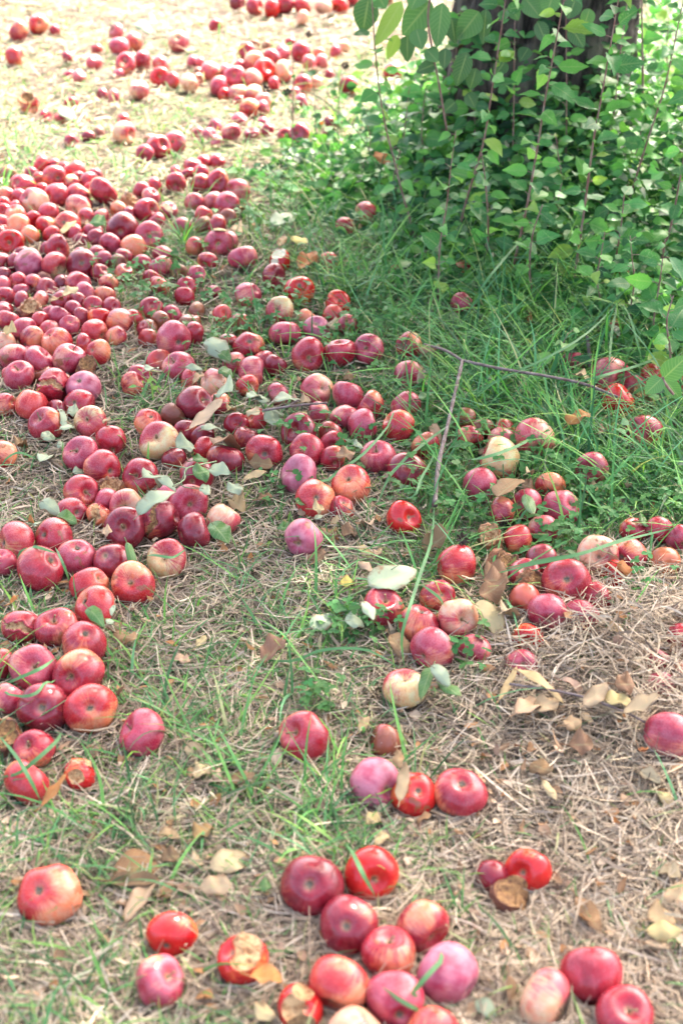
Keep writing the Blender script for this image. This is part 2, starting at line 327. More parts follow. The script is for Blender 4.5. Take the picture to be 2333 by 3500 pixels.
APPLES = """
@A 0 0 .4974
265 170 68 O 285 180
130 215 70 R
100 365 65 O | orange-red apple in the sunny dry grass near the upper left edge | the sunlit orange apple by the left edge
380 205 35 R
800 215 50 Y
820 330 62 P
925 290 60 R
1230 295 70 Y 1230 285
865 465 68 R 865 455 | red apple with its hollow facing us, lower left of a far row in sun | the hollow-faced apple in the sunny row
985 430 62 D
1110 470 75 R
1110 540 62 B | bright red apple at the right end of the sunny far row, in front of another | the bright apple ending the sunny row
1180 562 50 O
1300 585 60 Y
960 635 62 Y
650 435 50 Y
465 405 40 R
200 720 58 Or | shrivelled orange-brown apple alone in sunlit dry grass at upper left | the shrivelled apple alone in sunny grass
545 535 35 Y
1480 165 42 R
1325 435 35 P
1375 445 35 Y
1445 490 60 Y
1360 555 40 Y
1545 490 45 P
1505 590 60 P
1565 640 40 B
850 890 75 Y
1195 960 70 P 1190 960
1060 1000 75 R
@B 780 0 .4974
180 45 75 R
300 60 68 B
385 40 60 R
510 40 75 O
655 45 60 Y
765 35 65 B | bright red apple at the top edge, right end of the farthest apple heap | the bright apple ending the farthest heap
855 5 35 R
60 10 50 D
510 135 48 Y
500 355 65 R
130 370 55 R
300 405 55 R
370 370 50 Y
165 435 65 Y
250 495 72 B | bright orange-red apple in the middle of the far sunny heap | the bright apple inside the far sunny heap
380 500 65 Y
95 455 40 Y
45 530 70 P
170 545 60 Y
50 625 65 Y
165 640 60 Y
315 570 45 R
155 735 62 O
240 690 55 Y
230 735 50 P
515 590 60 R
600 580 40 Y
560 440 50 Y
640 420 50 Y
735 335 35 P
625 345 35 Y
795 310 30 Y
825 590 60 R
1130 490 60 R
1090 20 40 R
1140 580 45 Y
700 850 35 D
490 920 65 P 465 930 | dusty pink apple with hollow facing us, beside the thin leafy stalk base | the pink apple by the thin leafy stalk
500 690 40 P
20 920 62 P
@D 0 500 .4974
285 120 58 O
375 205 78 R 415 220
515 165 60 O
160 260 75 R
610 235 60 R 655 235
500 250 60 G
710 315 88 R
45 330 60 O
140 350 65 R
385 335 80 R 340 340
540 325 70 G | pale cream-green apple high in the dense left pile | the cream-green apple high in the left pile
235 380 85 Y 195 360
25 400 50 O
40 455 48 B 30 455
120 430 45 O
535 415 75 Y
335 460 65 R
125 495 70 O
210 505 40 O
465 535 82 O 455 530
600 480 60 Y
690 490 60 P
320 545 65 O
140 565 80 O
25 535 40 Y
205 610 65 O
355 605 55 O
510 590 50 Y
80 685 82 B 80 690 | scarlet apple with pale hollow facing us, at the left edge above the lilac apple | the scarlet apple on the left edge
845 575 98 D | large dark red heart-shaped apple in the middle of the left pile | the dark heart-shaped apple
665 640 50 R 665 645
765 685 75 P
1030 630 85 P 1020 635 | dusty pink apple with shallow hollow, right of the dark heart-shaped apple | the dusty pink apple beside the heart-shaped one
920 700 80 O
400 725 75 R
205 835 90 L | dusty lilac apple standing left of the pale green apple in the pile | the lilac apple in the left pile
375 840 92 G | pale green apple between a lilac and a dark red apple in the left pile | the pale green apple in the left pile
565 825 95 D 580 830 | dark red apple with hollow facing us, right of the pale green one | the dark apple right of the pale green one
105 830 60 D
735 790 55 P
665 760 45 R
235 965 60 R
110 950 60 R
30 965 55 Y
10 820 35 R
1000 450 75 R 1050 445
975 320 55 R
1070 285 55 R
1040 355 60 P
1025 20 60 P
1325 110 60 R
1215 165 40 R
1290 175 50 D
1375 165 40 P
1210 255 65 R 1210 290
1380 250 60 R
1500 240 72 R 1500 250
1415 80 35 R
1480 80 30 R
1335 395 60 P
1460 380 65 P
1555 420 82 P | dusty purple apple at the right end of the second heap, beside bare twiggy ground | the purple apple ending the middle heap
1080 535 50 R
1160 450 55 P
895 395 60 Kr
820 445 60 O
890 475 40 R
1400 495 45 O
1340 700 60 O
1490 570 70 R
1500 685 90 P
1120 750 60 P
1110 840 70 P
980 810 45 P
850 770 45 R
1430 810 60 R
800 800 50 Kr
850 890 60 R
1285 965 55 R
1100 980 60 R
750 975 60 R
540 970 75 R
690 890 50 R
1350 900 45 P
@E 780 500 .4974
65 300 80 P
355 805 70 Bb | bright red apple with a big white bite, upright in the grass | the apple with the white bite
315 905 82 D | glossy dark pink lopsided apple lying just below the white-bitten apple | the lopsided dark pink apple
490 1007 92 B 490 985 | bright scarlet apple with its hollow up, lower right of the white-bitten one | the scarlet apple in the upper grass
945 480 75 G | green-topped apple with red cheek nestled in grass under the leafy shoots | the green-topped apple under the shoots
795 565 68 Rh
100 790 88 P
140 1020 85 P
10 670 40 P
1090 350 45 Dh
690 790 42 R
@F 1553 500 .4974
60 850 65 Rh
@G 0 1000 .4974
40 40 60 R
155 85 58 R
275 95 62 R
20 160 50 R
65 210 75 R
220 160 72 Kr | yellow-brown rotted apple skin crumpled in the left pile | the yellow-brown rotted skin
165 270 85 P
230 325 88 R 175 365
295 220 55 O
345 270 62 Y
415 190 75 P
395 355 98 O 350 300
480 250 68 P
520 150 50 P
455 105 45 R
520 115 40 R
590 50 75 P
725 60 68 R
630 130 65 R
560 195 50 R
690 205 75 B
770 125 58 R
820 220 90 R
655 290 80 O
575 370 62 R
800 325 70 R
1040 115 75 R
1105 210 55 R
1270 25 50 R
30 345 75 Y
100 440 95 P
275 465 98 P
500 475 98 P 540 405 s
675 435 80 O | red and yellow apple at the right edge of the left pile, beside dry grass | the red and yellow apple at the pile's edge
575 520 60 Kr | small wrinkled brown-red apple wedged at the right edge of the left pile | the small wrinkled apple
130 565 95 P 135 510
365 625 115 Rx | cracked open red apple with a brown gash, left side, touching a pink apple | the cracked apple with a brown gash
570 635 105 L 555 590 | pale lilac-pink apple right of the cracked one | the pale lilac-pink apple
245 745 105 A | plain orange apple below the cracked apple | the plain orange apple
40 750 65 R
510 740 95 R 490 735
315 875 112 R 270 825 s | glossy red apple with stem hollow up, just below the plain orange apple | the glossy apple below the orange one
390 770 40 D
625 870 105 G 600 845 s | blushed green-pink apple with deep stem hollow, beside grey-green leaves on the left | the blushed green-pink apple
760 1000 92 R
1195 335 110 P 1240 370 | large dusty rose apple alone above the clump of grass, smaller red one behind | the large dusty rose apple
1335 290 72 R
1230 515 98 P 1190 475 s
910 630 75 R
1300 610 70 R
1470 640 95 Y
1020 890 90 O 1050 850
1205 850 55 Kr
1325 785 110 D 1400 760 | tall dark red apple leaning beside curled pale leaves | the tall dark apple by the curled leaves
1490 780 75 R
1270 955 70 D 1250 960
1390 985 55 D
1525 150 50 O
@H 780 1000 .4974
350 130 90 G 330 110 s
90 215 58 O
390 260 100 P
605 245 85 L
755 80 80 B 770 60
145 350 95 R 150 325
240 445 65 R
320 490 68 D
545 425 105 R 555 450 s | red apple with golden stem hollow turned to us, in the clover | the apple with the golden hollow
770 415 98 R 760 330
965 400 95 P 930 390 s
1235 380 85 R 1180 370
0 340 40 R
40 475 75 P
160 545 98 P
130 650 65 O 155 665
610 655 100 Y | pale pink-yellow apple behind a bare twig, left of centre | the pale apple behind the twig
820 690 100 P
345 700 70 P
975 775 95 R
800 850 85 P
920 930 103 P
615 820 75 P
190 880 65 O
485 975 112 D 435 960
1240 570 98 P | tall dusty pink apple with tufted blossom end down, alone in long grass | the tall dusty apple in long grass
1210 790 90 P
1165 930 105 O
125 1010 80 D
55 910 48 R
700 1000 55 R
820 215 45 P
545 175 42 O
720 155 50 R
@I 1553 1000 .4974
55 60 75 P | dusty pink apple half hidden by grass right under the leafy shoots | the apple half hidden under the shoots
815 490 60 Ph
1065 580 115 P 1130 600 | purple-pink apple with a torn blossom end, above the bright scarlet one | the purple apple with torn end
1115 765 105 B 1185 710 | bright scarlet speckled apple touched by a twig tip, in the right-hand grass | the scarlet apple at the twig tip
1225 640 55 P
1300 700 78 Kb | rotten half-eaten apple with brown crumbly flesh, right of the scarlet one | the crumbling half-eaten apple
1355 590 85 O
1100 280 55 Ph
1560 640 30 R
1280 1000 112 R 1220 960
60 910 50 Rh
180 970 45 Rh
340 985 60 Oh
@J 0 1500 .4974
5 100 95 O
555 75 118 P 510 30 s
705 160 115 R 770 180
965 215 118 R 925 215 s
1100 5 120 G 1080 -35 s | red apple with yellow-green underside, below the tall dark apple | the red apple with the green underside
1190 110 70 D
1400 60 80 O
1557 155 112 D
1350 245 110 D
1150 385 75 P
1295 430 120 P 1325 440 s
555 325 118 R 620 320
495 475 95 R 540 475
750 325 85 Kr | collapsed purple-brown rotten apple in the middle of the left cluster | the collapsed rotten apple
745 400 75 P
865 430 105 Y 860 440 s
680 500 85 Ox | burst apple spilling orange flesh, left of the dark hollow-faced apple | the burst apple with orange flesh
860 590 130 D 855 585 s | big dark red apple facing us with a wide round hollow and stem | the dark apple with the wide round hollow
1095 540 120 Dx | very dark red apple with a rotted split side, next to the wide-hollowed one | the dark apple with the rotted split
1330 605 120 D 1230 635
1530 545 105 Y
120 710 122 G 35 715
370 675 122 R 310 650
285 885 140 R 370 820
530 805 122 P 545 725 | lobed dusty plum-pink apple between two smooth red ones on the left | the lobed plum-pink apple
765 825 122 D | plain dark maroon apple left of the pale green one near the grass edge | the plain maroon apple
1145 790 125 G 1135 755 | pale green apple with red side and a grass blade lying across it | the pale green apple with a grass blade across
915 985 132 O 910 960 s | peachy orange-pink apple with golden top, lowest right of the left cluster | the peachy orange apple
615 990 115 O
20 850 45 P
@K 780 1500 .4974
250 120 115 R 255 140
540 115 102 R 515 95
720 165 75 R
720 50 80 R 715 70
490 275 118 L 430 240 s | lilac-and-red apple with stem at its upper left, beside dark brown leaf bits | the lilac apple with a stem
620 440 118 O 625 430 | orange-red apple with its blossom end facing us, small clover on it | the orange apple with clover on it
845 350 122 O 820 290 s
1030 140 108 P 1010 85 s
1235 235 122 D 1235 190 | deep red apple left of the bare stick in the long grass | the deep red apple left of the stick
1350 50 95 R
760 510 80 Rh
1195 590 105 B | small squat red-orange apple alone in grass left of the stick's lower end | the squat apple by the stick's lower end
510 700 118 L | dusty lilac apple with red scratches, alone at centre beside dry leaves | the scratched lilac apple
@L 1553 1500 .4974
8 909 116 O
545 46 118 Y
325 50 60 P
100 20 60 R
310 180 120 G
175 365 100 P
940 250 95 P | pink and red apple with a clover sprig in front, alone in lush grass | the apple behind the clover sprig
650 360 85 O
490 480 98 P
735 490 108 P 780 460
325 530 85 R
610 640 88 P
430 720 88 O
235 730 88 Kr
320 895 75 Kr
590 865 78 D
480 985 80 R
735 1040 140 R 720 1010 | large pink-red apple with pale cheek under crossing grass blades, right of centre | the large pink-red apple under crossing blades
980 840 118 Y | peach-coloured apple with pale highlight, left of a glossy red one | the peach-coloured apple
1190 830 98 R 1135 835
1235 660 75 Rh
1415 670 72 R
1535 720 85 P
1090 970 65 Bh
1440 880 50 Rh
@M 0 2000 .4974
150 285 120 Rx | red apple with a long scabbed crack around its middle, at left | the apple with the scabbed crack
390 300 135 R 380 220 s | red apple with a short green stem upright, right of the scab-cracked one | the apple with the short green stem
655 155 140 O 575 95 | red apple with yellow-orange cheek and a torn green leaf in front | the apple behind the torn green leaf
580 420 142 R 610 350
550 625 155 R 500 630
240 590 142 P 270 560 s
0 555 85 R
300 845 158 D 320 825 | big dark crimson apple with brown blossom end, lower left cluster | the big crimson apple at lower left
625 860 158 O 645 835 | big orange-red apple with green-centred hollow, right side of the lower left cluster | the big orange apple of the lower left cluster
60 790 90 P
985 1041 147 P 880 990 | pink-red apple with pale green shoulder, alone right of the lower left cluster | the pink apple with the green shoulder
20 1040 125 Kr | wrinkled orange-brown apple cut by the left edge, below the lower left cluster | the wrinkled apple cut by the left edge
@N 780 2000 .4974
1065 165 125 R 1085 95 | red apple partly covered by the big pale leaf | the apple under the big pale leaf
1305 290 128 R 1325 190
1435 105 105 R
1568 290 120 Y 1610 290 s | yellow and red apple with a dark fly-sized spot, right of a crimson one | the yellow and red apple with a dark spot
1395 465 130 P
1210 705 138 G | creamy green-yellow apple with red left cheek, half sunk in straw at centre | the creamy apple half sunk in straw
525 1035 155 R 440 985 s | red-pink apple alone in the lower centre, stem hollow at its upper left | the lone red-pink apple at lower centre
@O 1553 2000 .4974
970 115 90 R
630 240 115 P
480 165 45 R
550 50 80 Kr
860 250 105 Ph
500 400 75 Bh
135 475 100 P
455 570 105 Ph
1555 370 112 R | plain dark red apple cut by the right edge, above straw-covered ones | the red apple cut by the right edge
1385 530 75 Ph
1400 720 85 Ph
1530 630 50 Ph
1452 1045 145 P | pink apple ringed by dry leaves at the right edge, middle height | the pink apple ringed by dry leaves
@P 0 2500 .4974
235 110 130 R 200 60
190 350 155 O 105 450 | pink-orange apple at lower left with grass blades crossing over it | the apple crossed by grass blades
550 310 100 Ab | gnawed apple core with yellow flesh and red base, in grass at lower left | the gnawed yellow core
@Q 780 2500 .4974
1005 330 158 L | tall dusty purple-pink apple, leftmost of a row of three in straw | the tall dusty apple of the row of three
1280 405 142 B 1305 350 | red-orange apple behind a dry hanging leaf, middle of a row of three | the middle apple of the row of three
1597 392 160 R 1598 295 | pink-red apple with orange underside, rightmost of a row of three in straw | the right apple of the row of three
563 1078 185 D 560 1030 | large dark plum apple at the top left of the bottom centre cluster | the large plum apple of the bottom cluster
975 980 165 B 1010 1000 s | bright red apple behind a grass blade, top right of the bottom centre cluster | the bright apple topping the bottom cluster
1080 40 55 Rh
@R 1553 2500 .4974
505 899 138 B | small bright orange-red apple alone in the straw, right of the bottom cluster | the small bright apple alone in straw
270 955 45 Dh
@S 0 3000 .744
225 70 127 A 195 25 | large orange-red apple with pale hollow on top, near the bottom left corner | the large orange apple at bottom left
785 260 102 B 770 300 | bright scarlet apple with yellowish stem end towards us, bottom left, above a pink one | the scarlet apple at bottom left
735 480 108 P 795 425 | pink oval apple standing on end below the bright scarlet one, bottom left | the pink oval apple at bottom left
1120 385 105 Ab | pecked apple with hollow tan flesh on top and a red base, bottom centre | the apple with the pecked hollow top
1380 590 100 Bb | chewed red apple with tan flesh showing, at the bottom edge | the chewed apple at the bottom edge
1597 222 118 D 1588 195 | plum-red apple with pale hollow facing us, centre of the bottom cluster | the plum-red apple inside the bottom cluster
1554 478 122 A | plain peach-orange apple at the left of the bottom cluster | the peach apple of the bottom cluster
@T 1166 3000 .744
370 210 115 R | red apple with a straw stem at its lower left, right side of the bottom cluster | the apple with the straw stem
220 340 108 R 220 250 | round red apple in the very middle of the bottom cluster | the round red apple amid the bottom cluster
485 430 120 L 570 470 | lilac-pink apple with its hollow turned right, rightmost of the bottom cluster | the lilac apple of the bottom cluster
245 560 120 P 260 580 | raspberry-pink apple crossed by two grass blades at the bottom edge | the raspberry apple at the bottom edge
60 725 125 Y | yellowish-red apple cut off by the bottom edge, left of the raspberry one's base | the yellowish apple cut by the bottom edge
415 722 115 O | orange-red apple cut off by the bottom edge, right of the raspberry one | the orange apple cut by the bottom edge
940 535 122 Y 1035 590 | pale yellow-pink apple with hollow on its right, leftmost of the bottom right three | the pale apple of the bottom right three
1150 430 128 R 1150 525 | rich red apple with hollow at its lower side, topmost of the bottom right three | the top apple of the bottom right three
1305 620 122 R 1310 550 | red apple with a pale hollow on top, lowest of the bottom right three | the lowest apple of the bottom right three
780 45 80 Kb | torn rotten apple piece with brown flesh and a red rim, in straw | the torn rotten piece
"""
LEAVES = """
@K 780 1500 .4974
965 1030 1300 890 195 w .07 | big pale grey-green leaf, largest on the ground, lying over a red apple at centre
985 660 900 520 90 t .03
630 660 760 740 120 b .015
780 720 890 690 90 b .015
700 630 775 640 50 t .03
580 520 660 510 80 t .05
590 590 655 550 35 w .03
905 790 1000 870 80 t .015
590 890 660 830 70 b .015
100 310 260 260 45 t .05
0 370 100 330 100 w .07
20 430 110 470 100 t .03
140 200 310 210 90 b .03
470 470 530 440 70 g .05
860 80 935 60 60 w .07
740 160 870 130 80 b .08 | crumpled brown leaf lying on top of a red apple in the middle cluster
345 620 420 640 80 g .03
210 440 300 410 60 b .02
1320 800 1510 790 130 b .02
890 880 1000 960 60 t .02
1010 860 1050 800 50 t .02
@N 780 2000 .4974
565 290 740 200 110 w .04
800 250 950 240 90 w .05
925 120 1000 240 80 w .09
765 20 865 20 70 y .02 | small yellow-green leaf left of the big pale leaf
1390 560 1520 640 90 w .09
1400 580 1310 760 90 g .07
1430 640 1600 820 90 g .06
230 530 380 430 130 b .02 | flat pinkish-brown leaf alone on the open lawn left of centre
1110 370 1240 500 110 b .03
1200 1000 1100 950 70 t .02
900 1000 960 920 60 t .02
@M 0 2000 .4974
610 200 710 280 90 g .12 | torn green leaf leaning on the orange-cheeked apple
790 175 770 250 35 w .09
740 310 790 260 50 w .05
790 360 950 440 110 b .02 | flat brown leaf in dry grass right of the lower left cluster
1200 520 1310 540 70 t .02
1355 440 1420 380 60 t .02
75 130 130 95 30 o .03
360 560 430 570 80 g .03
0 410 160 470 110 b .02
@P 0 2500 .4974
290 550 470 370 55 o .05 | folded rusty orange leaf pointing at the gnawed yellow core
1090 735 1210 755 60 t .02
1290 140 1410 250 80 t .02
1340 370 1420 300 80 t .02
1450 320 1540 330 70 t .02
780 960 1050 930 150 b .02 | wide tan-brown leaf flat on the ground at lower left
1440 960 1720 850 120 t .03
1340 760 1450 700 120 b .02
1110 890 1210 870 70 b .02
1290 920 1390 900 70 t .02
@Q 780 2500 .4974
10 370 170 380 70 b .02
20 270 160 170 100 g .02
945 640 1120 570 90 t .02 | pale yellow-tan leaf below the tall dusty apple of the row of three
1010 790 1080 710 70 t .02
1175 480 1215 300 70 t .06 | dry curled tan leaf lying against the gap between two of the row of three apples
1160 110 1180 220 60 b .09
@R 1553 2500 .4974
500 150 570 90 60 b .02
520 230 660 310 90 b .02
600 340 680 450 45 t .02
690 150 790 90 80 t .03
780 120 920 120 110 b .03
1260 150 1320 240 50 o .02
1270 300 1390 370 60 t .02
1390 430 1530 500 60 t .02
1400 950 1530 990 80 t .02
@S 0 3000 .744
500 20 700 20 50 b .02
575 210 690 40 60 t .02 | long narrow pale tan leaf near the bottom left, pointing up right
915 60 1040 50 70 t .03
360 90 400 60 45 b .02
1150 460 1300 500 90 o .06 | curled yellow-orange leaf between the two pecked apples at the bottom
1180 650 1240 590 80 t .03
1190 60 1250 60 50 g .03
@T 1166 3000 .744
770 440 810 600 40 b .03
620 560 710 640 70 w .02 | small pale leaf alone in straw left of the bottom right three apples
1080 60 1180 210 60 b .02
1410 180 1540 140 90 t .04
1400 230 1540 240 60 t .04
1490 50 1580 100 90 t .05
1390 285 1510 290 30 t .03
@L 1553 1500 .4974
290 430 450 280 170 b .07 | square brown leaf with plain veins lying against pink apples, right of centre
460 340 545 360 80 b .04
490 270 540 220 50 t .07
490 380 565 380 35 w .05
870 380 990 400 80 t .03
200 990 360 960 130 b .03
1110 880 1265 920 70 o .06 | yellowed leaf with brown specks under a glossy red apple on the right
1150 330 1230 330 50 t .03
970 20 1130 20 70 b .03
1260 600 1360 590 90 g .05
480 400 540 560 80 g .08
1230 990 1380 960 100 g .03
@I 1553 1000 .4974
770 960 920 800 110 o .06 | large orange-tan leaf standing in the grass left of the scarlet apple
820 580 925 610 60 t .07
930 660 1020 620 70 t .06
1110 390 1180 370 60 b .03
980 990 1120 970 90 b .03
500 200 560 190 60 o .02
400 1000 340 940 50 b .03
@F 1553 500 .4974
1135 950 1190 830 60 o .08
450 850 560 790 110 b .06
1300 830 1380 850 60 o .05
440 730 520 680 80 o .06
@G 0 1000 .4974
1010 560 1080 500 80 w .10
400 780 450 900 60 w .05
460 800 560 800 80 w .05
410 930 520 870 50 w .05
710 870 770 900 50 t .06
280 990 400 950 60 w .04
1300 940 1530 790 80 t .09 | long curled dry tan leaf resting against the tall dark apple
1390 950 1570 830 90 w .08
1330 660 1410 540 50 b .07
1600 700 1450 680 150 w .10
1420 330 1568 400 130 w .09
1510 430 1580 460 70 g .08
1500 560 1600 580 70 g .07
1270 550 1400 540 35 w .10
360 90 430 20 70 b .09
440 60 540 0 60 t .09
20 270 120 280 70 t .06
@H 780 1000 .4974
320 770 530 650 110 w .09 | pale grey-green leaf with a browned tip, left of the pale apple behind the twig
130 740 250 690 80 w .08
200 760 285 700 90 w .07
280 840 380 830 60 w .05
245 900 390 880 110 w .05
130 830 220 870 70 t .07
500 770 570 750 60 t .07
480 840 570 870 50 t .06
430 770 490 740 50 t .07
1290 640 1390 640 80 t .04
1310 760 1400 730 80 g .06
1390 930 1440 990 60 t .04
1300 400 1460 430 60 b .06
690 210 745 230 80 t .05
470 620 590 540 50 b .05
790 600 870 590 50 b .03
0 830 50 800 60 t .07
@E 780 500 .4974
310 570 430 480 110 w .06 | white-looking leaf upright in the grass near the upper middle
430 650 560 710 60 y .05 | yellow and brown curled leaf just above the white-bitten apple
490 860 600 780 110 o .05 | broad rusty brown leaf right of the white-bitten apple
350 720 390 650 60 b .04
985 120 1120 160 60 o .1
20 590 100 600 80 t .03
90 450 120 380 50 t .03
@J 0 1500 .4974
1470 60 1630 -120 130 b .09 | large bronze-brown leaf tilted over the middle of the left cluster
950 510 1150 260 120 w .13 | large folded grey-green leaf draped over the left cluster
980 260 1160 150 110 w .13
1210 60 1350 30 120 w .11
1330 250 1440 220 110 g .10
1440 220 1580 260 90 w .08
1330 160 1440 120 70 g .09
1370 340 1455 350 70 w .08
1060 250 1210 300 60 w .12
1450 560 1568 680 130 g .08 | bright green oval leaf leaning on the pale pink apple in the left cluster
870 700 935 820 60 g .08 | small dark green leaf standing between a maroon and a pale green apple
280 420 400 470 100 w .07
390 540 530 560 90 g .06
230 600 310 600 45 w .05
700 640 775 640 60 t .06
500 210 590 180 60 w .03
195 570 270 560 40 o .03
110 50 200 20 80 b .02
275 150 375 20 90 w .03
390 30 445 30 50 w .03
@O 1553 2000 .4974
130 190 340 290 90 t .06
320 240 430 120 110 t .07
170 130 310 90 100 b .04
190 20 330 20 80 b .04
1040 310 1155 320 50 t .06
400 590 690 700 50 t .07 | long rolled tan leaf lying across the straw on the right
730 680 910 720 40 t .05
300 800 400 660 40 t .04
410 890 590 760 90 t .06
560 880 680 800 100 t .04
880 860 1000 770 90 t .06
1020 830 1180 830 70 t .05
1090 720 1200 720 100 b .06
1150 920 1340 900 80 t .05
750 990 840 960 80 t .04
480 960 555 920 60 b .02
930 940 850 980 60 t .02
@D 0 500 .4974
1110 440 1190 490 50 t .08
1480 610 1568 560 80 t .08
630 540 730 560 90 g .1
430 640 530 560 60 t .08
@A 0 0 .4974
930 170 1030 200 70 w .05
1030 90 1060 200 45 w .04
400 790 540 780 60 w .03
530 770 570 720 30 w .03
600 800 640 810 50 o .02
"""

# ------------------------------------------------------------------ apples
def apple_xyz(nu, nv, a, taper, lob, skew, seed, dt=.40, db=.26):
    r = np.random.default_rng(seed); th = np.linspace(0, np.pi, nv); ph = np.arange(nu)/nu*2*np.pi
    TH, PH = np.meshgrid(th, ph, indexing='ij'); s, c = np.sin(TH), np.cos(TH)
    rho = s*(1+taper*c)*(1+lob*np.cos(5*PH+1)*(1-c)/2+.5*lob*np.cos(4*PH)*(1+c)/2)
    z = a*np.sign(c)*np.abs(c)**.92 + 0*PH
    z = z - dt*np.exp(-(s/.36)**2)*(c > 0) + db*np.exp(-(s/.30)**2)*(c <= 0)
    q = r.normal(size=(4, 2))*.022; k_ = r.normal(size=(5, 3))*1.7
    rho = rho*(1+q[0, 0]*np.cos(PH)+q[1, 0]*np.cos(2*PH+q[2, 1]*90)+q[2, 0]*np.cos(3*PH)*s)
    x = rho*np.cos(PH)+skew*z; y = rho*np.sin(PH); z = z+skew*.7*rho*np.cos(PH)
    V = np.stack([x, y, z], -1); V = V*(1+.045*np.sin(V@k_.T+r.random(5)*6).mean(-1))[..., None]
    for _ in range(3):
        dn = norm(r.normal(size=3)); dd = norm(V)@dn; V = V*(1-.09*np.exp(-((1-dd)/.07)))[..., None] if r.random() < .55 else V
    return V
def lathe_faces(nu, nv):
    i = (np.arange(nv-1)*nu)[:, None]; k = np.arange(nu)[None, :]; k2 = (k+1) % nu
    F = np.stack([i+k, i+nu+k, i+nu+k2, i+k2], -1).reshape(-1, 4); return F
SHAPES = [(.90, .06, .012, .00), (.84, .08, .02, .03), (.95, .10, .015, -.04), (.80, .03, .02, .05), (1.0, .07, .025, .02), (.88, .12, .03, -.06),
          (.92, .02, .012, .08), (.78, .07, .03, -.02), (.97, .13, .02, .05), (.86, .05, .035, .0), (.93, .09, .03, -.08), (.82, .10, .025, .04), (1.02, .10, .02, -.03), (.88, .02, .04, .06), (.76, .05, .02, .0), (.98, .05, .03, .09)]
AV = [apple_xyz(40, 27, a, t, l, s, i) for i, (a, t, l, s) in enumerate(SHAPES)]
AF = lathe_faces(40, 27)
AM = [np_mesh('apple', v.reshape(-1, 3), AF, M['R']) for v in AV]
TOPZ = [v[0, 0, 2] for v in AV]; BOTZ = [v[-1, 0, 2] for v in AV]
def stem_mesh(seed):
    r = random.Random(seed); b = r.uniform(-.12, .12); d = r.uniform(-.12, .12); L = r.uniform(.40, .62)
    P = smooth_path([(0, 0, 0), (b*.3, d*.3, L*.4), (b, d, L*.8), (b*1.5, d*1.6, L)], 8)
    V, F, T3 = tube(P, [.05, .042, .036, .034, .034, .036, .044, .055], 7); return np_mesh('stem', V, [F, T3], M['stem'])
STEMS = [stem_mesh(i) for i in range(5)]
def calyx_mesh(seed):
    r = np.random.default_rng(seed); n = 10; ang = np.arange(n)/n*2*np.pi+r.random(n)*.4
    B = np.stack([np.cos(ang)*.03, np.sin(ang)*.03, np.zeros(n)], 1); D = np.stack([np.cos(ang)*.5, np.sin(ang)*.5, .5+r.random(n)], 1)
    V, F, C, lu = leaves(B, D, np.tile([0, 0, 1.0], (n, 1))+.1, .13+.06*r.random(n), np.full(n, .06), np.ones((n, 3)), K=4, curl=.3)
    bud, bf, bt = tube([(0, 0, -.05), (0, 0, .03), (0, 0, .06)], [.06, .055, .02], 8)
    V2, F2 = join([(V, F, np.zeros((0, 3), int)), (bud, bf, bt)]); return np_mesh('calyx', V2, F2, M['calyx'])
CALYX = [calyx_mesh(i) for i in range(3)]

def carve(V, F, centre, rad, seed, jag=.06, lump=.05, name='apple'):
    """split an apple surface into skin and bitten flesh: points inside the bite sphere go to its far wall"""
    r = np.random.default_rng(seed); c = np.asarray(centre, float); P = V.copy(); n = len(P)
    k = r.normal(size=(7, 3))*3.0; phs = r.random(7)*6
    nz = np.sin(P@k.T+phs).mean(1); d = P-c; dist = np.linalg.norm(d, axis=1); inside = dist < rad*(1+jag*nz*2)
    k2 = r.normal(size=(9, 3))*7; nz2 = np.sin(P@k2.T).mean(1)
    ax = norm(c)                       # outward direction of the bite
    t = dist/rad
    depth = np.sqrt(np.clip(rad**2-(dist**2-(d@ax)**2), 0, None))
    lat = d-(d@ax)[:, None]*ax
    newP = c+lat-ax*depth[:, None]*(1+lump*nz2*3)[:, None]
    P[inside] = newP[inside]
    fin = inside[F].sum(1) >= 3
    return P, F[~fin], F[fin]
def submesh(name, P, F, mat):
    used = np.unique(F); mp = -np.ones(len(P), int); mp[used] = np.arange(len(used)); return np_mesh(name, P[used], mp[F], mat)

apples = []
for ln in APPLES.strip().splitlines():
    if ln[0] == '@':
        a = ln[1:].split(); tile = (float(a[1]), float(a[2]), float(a[3])); continue
    f = [q.strip() for q in ln.split('|')]; w = f[0].split()
    x, y, r = [float(q) for q in w[:3]]; dim = None
    if len(w) > 4: dim = ((float(w[4])-x)/r, (float(w[5])-y)/r)
    apples.append(dict(px=tile[0]+x*tile[2], py=tile[1]+y*tile[2], r=r*tile[2], c=w[3][0], fl=w[3][1:], dim=dim, st=(len(w) > 6), lab=f[1] if len(f) > 1 else None, lm=f[2] if len(f) > 2 else None))
for a in apples:
    R = .036; sink = .92 if 'h' not in a['fl'] else .62
    for _ in range(4):
        P, t = on_z(a['px'], a['py'], R*sink); R = float(np.clip(a['r']*t/FPX, .027, .046))
    a['R'] = R; a['P'] = P; a['P'][2] += float(hgt(P[0], P[1])); a['t'] = t
AP = np.array([a['P'] for a in apples]); AR = np.array([a['R'] for a in apples]); A0 = AP.copy()
hid = np.array(['h' in a['fl'] for a in apples])
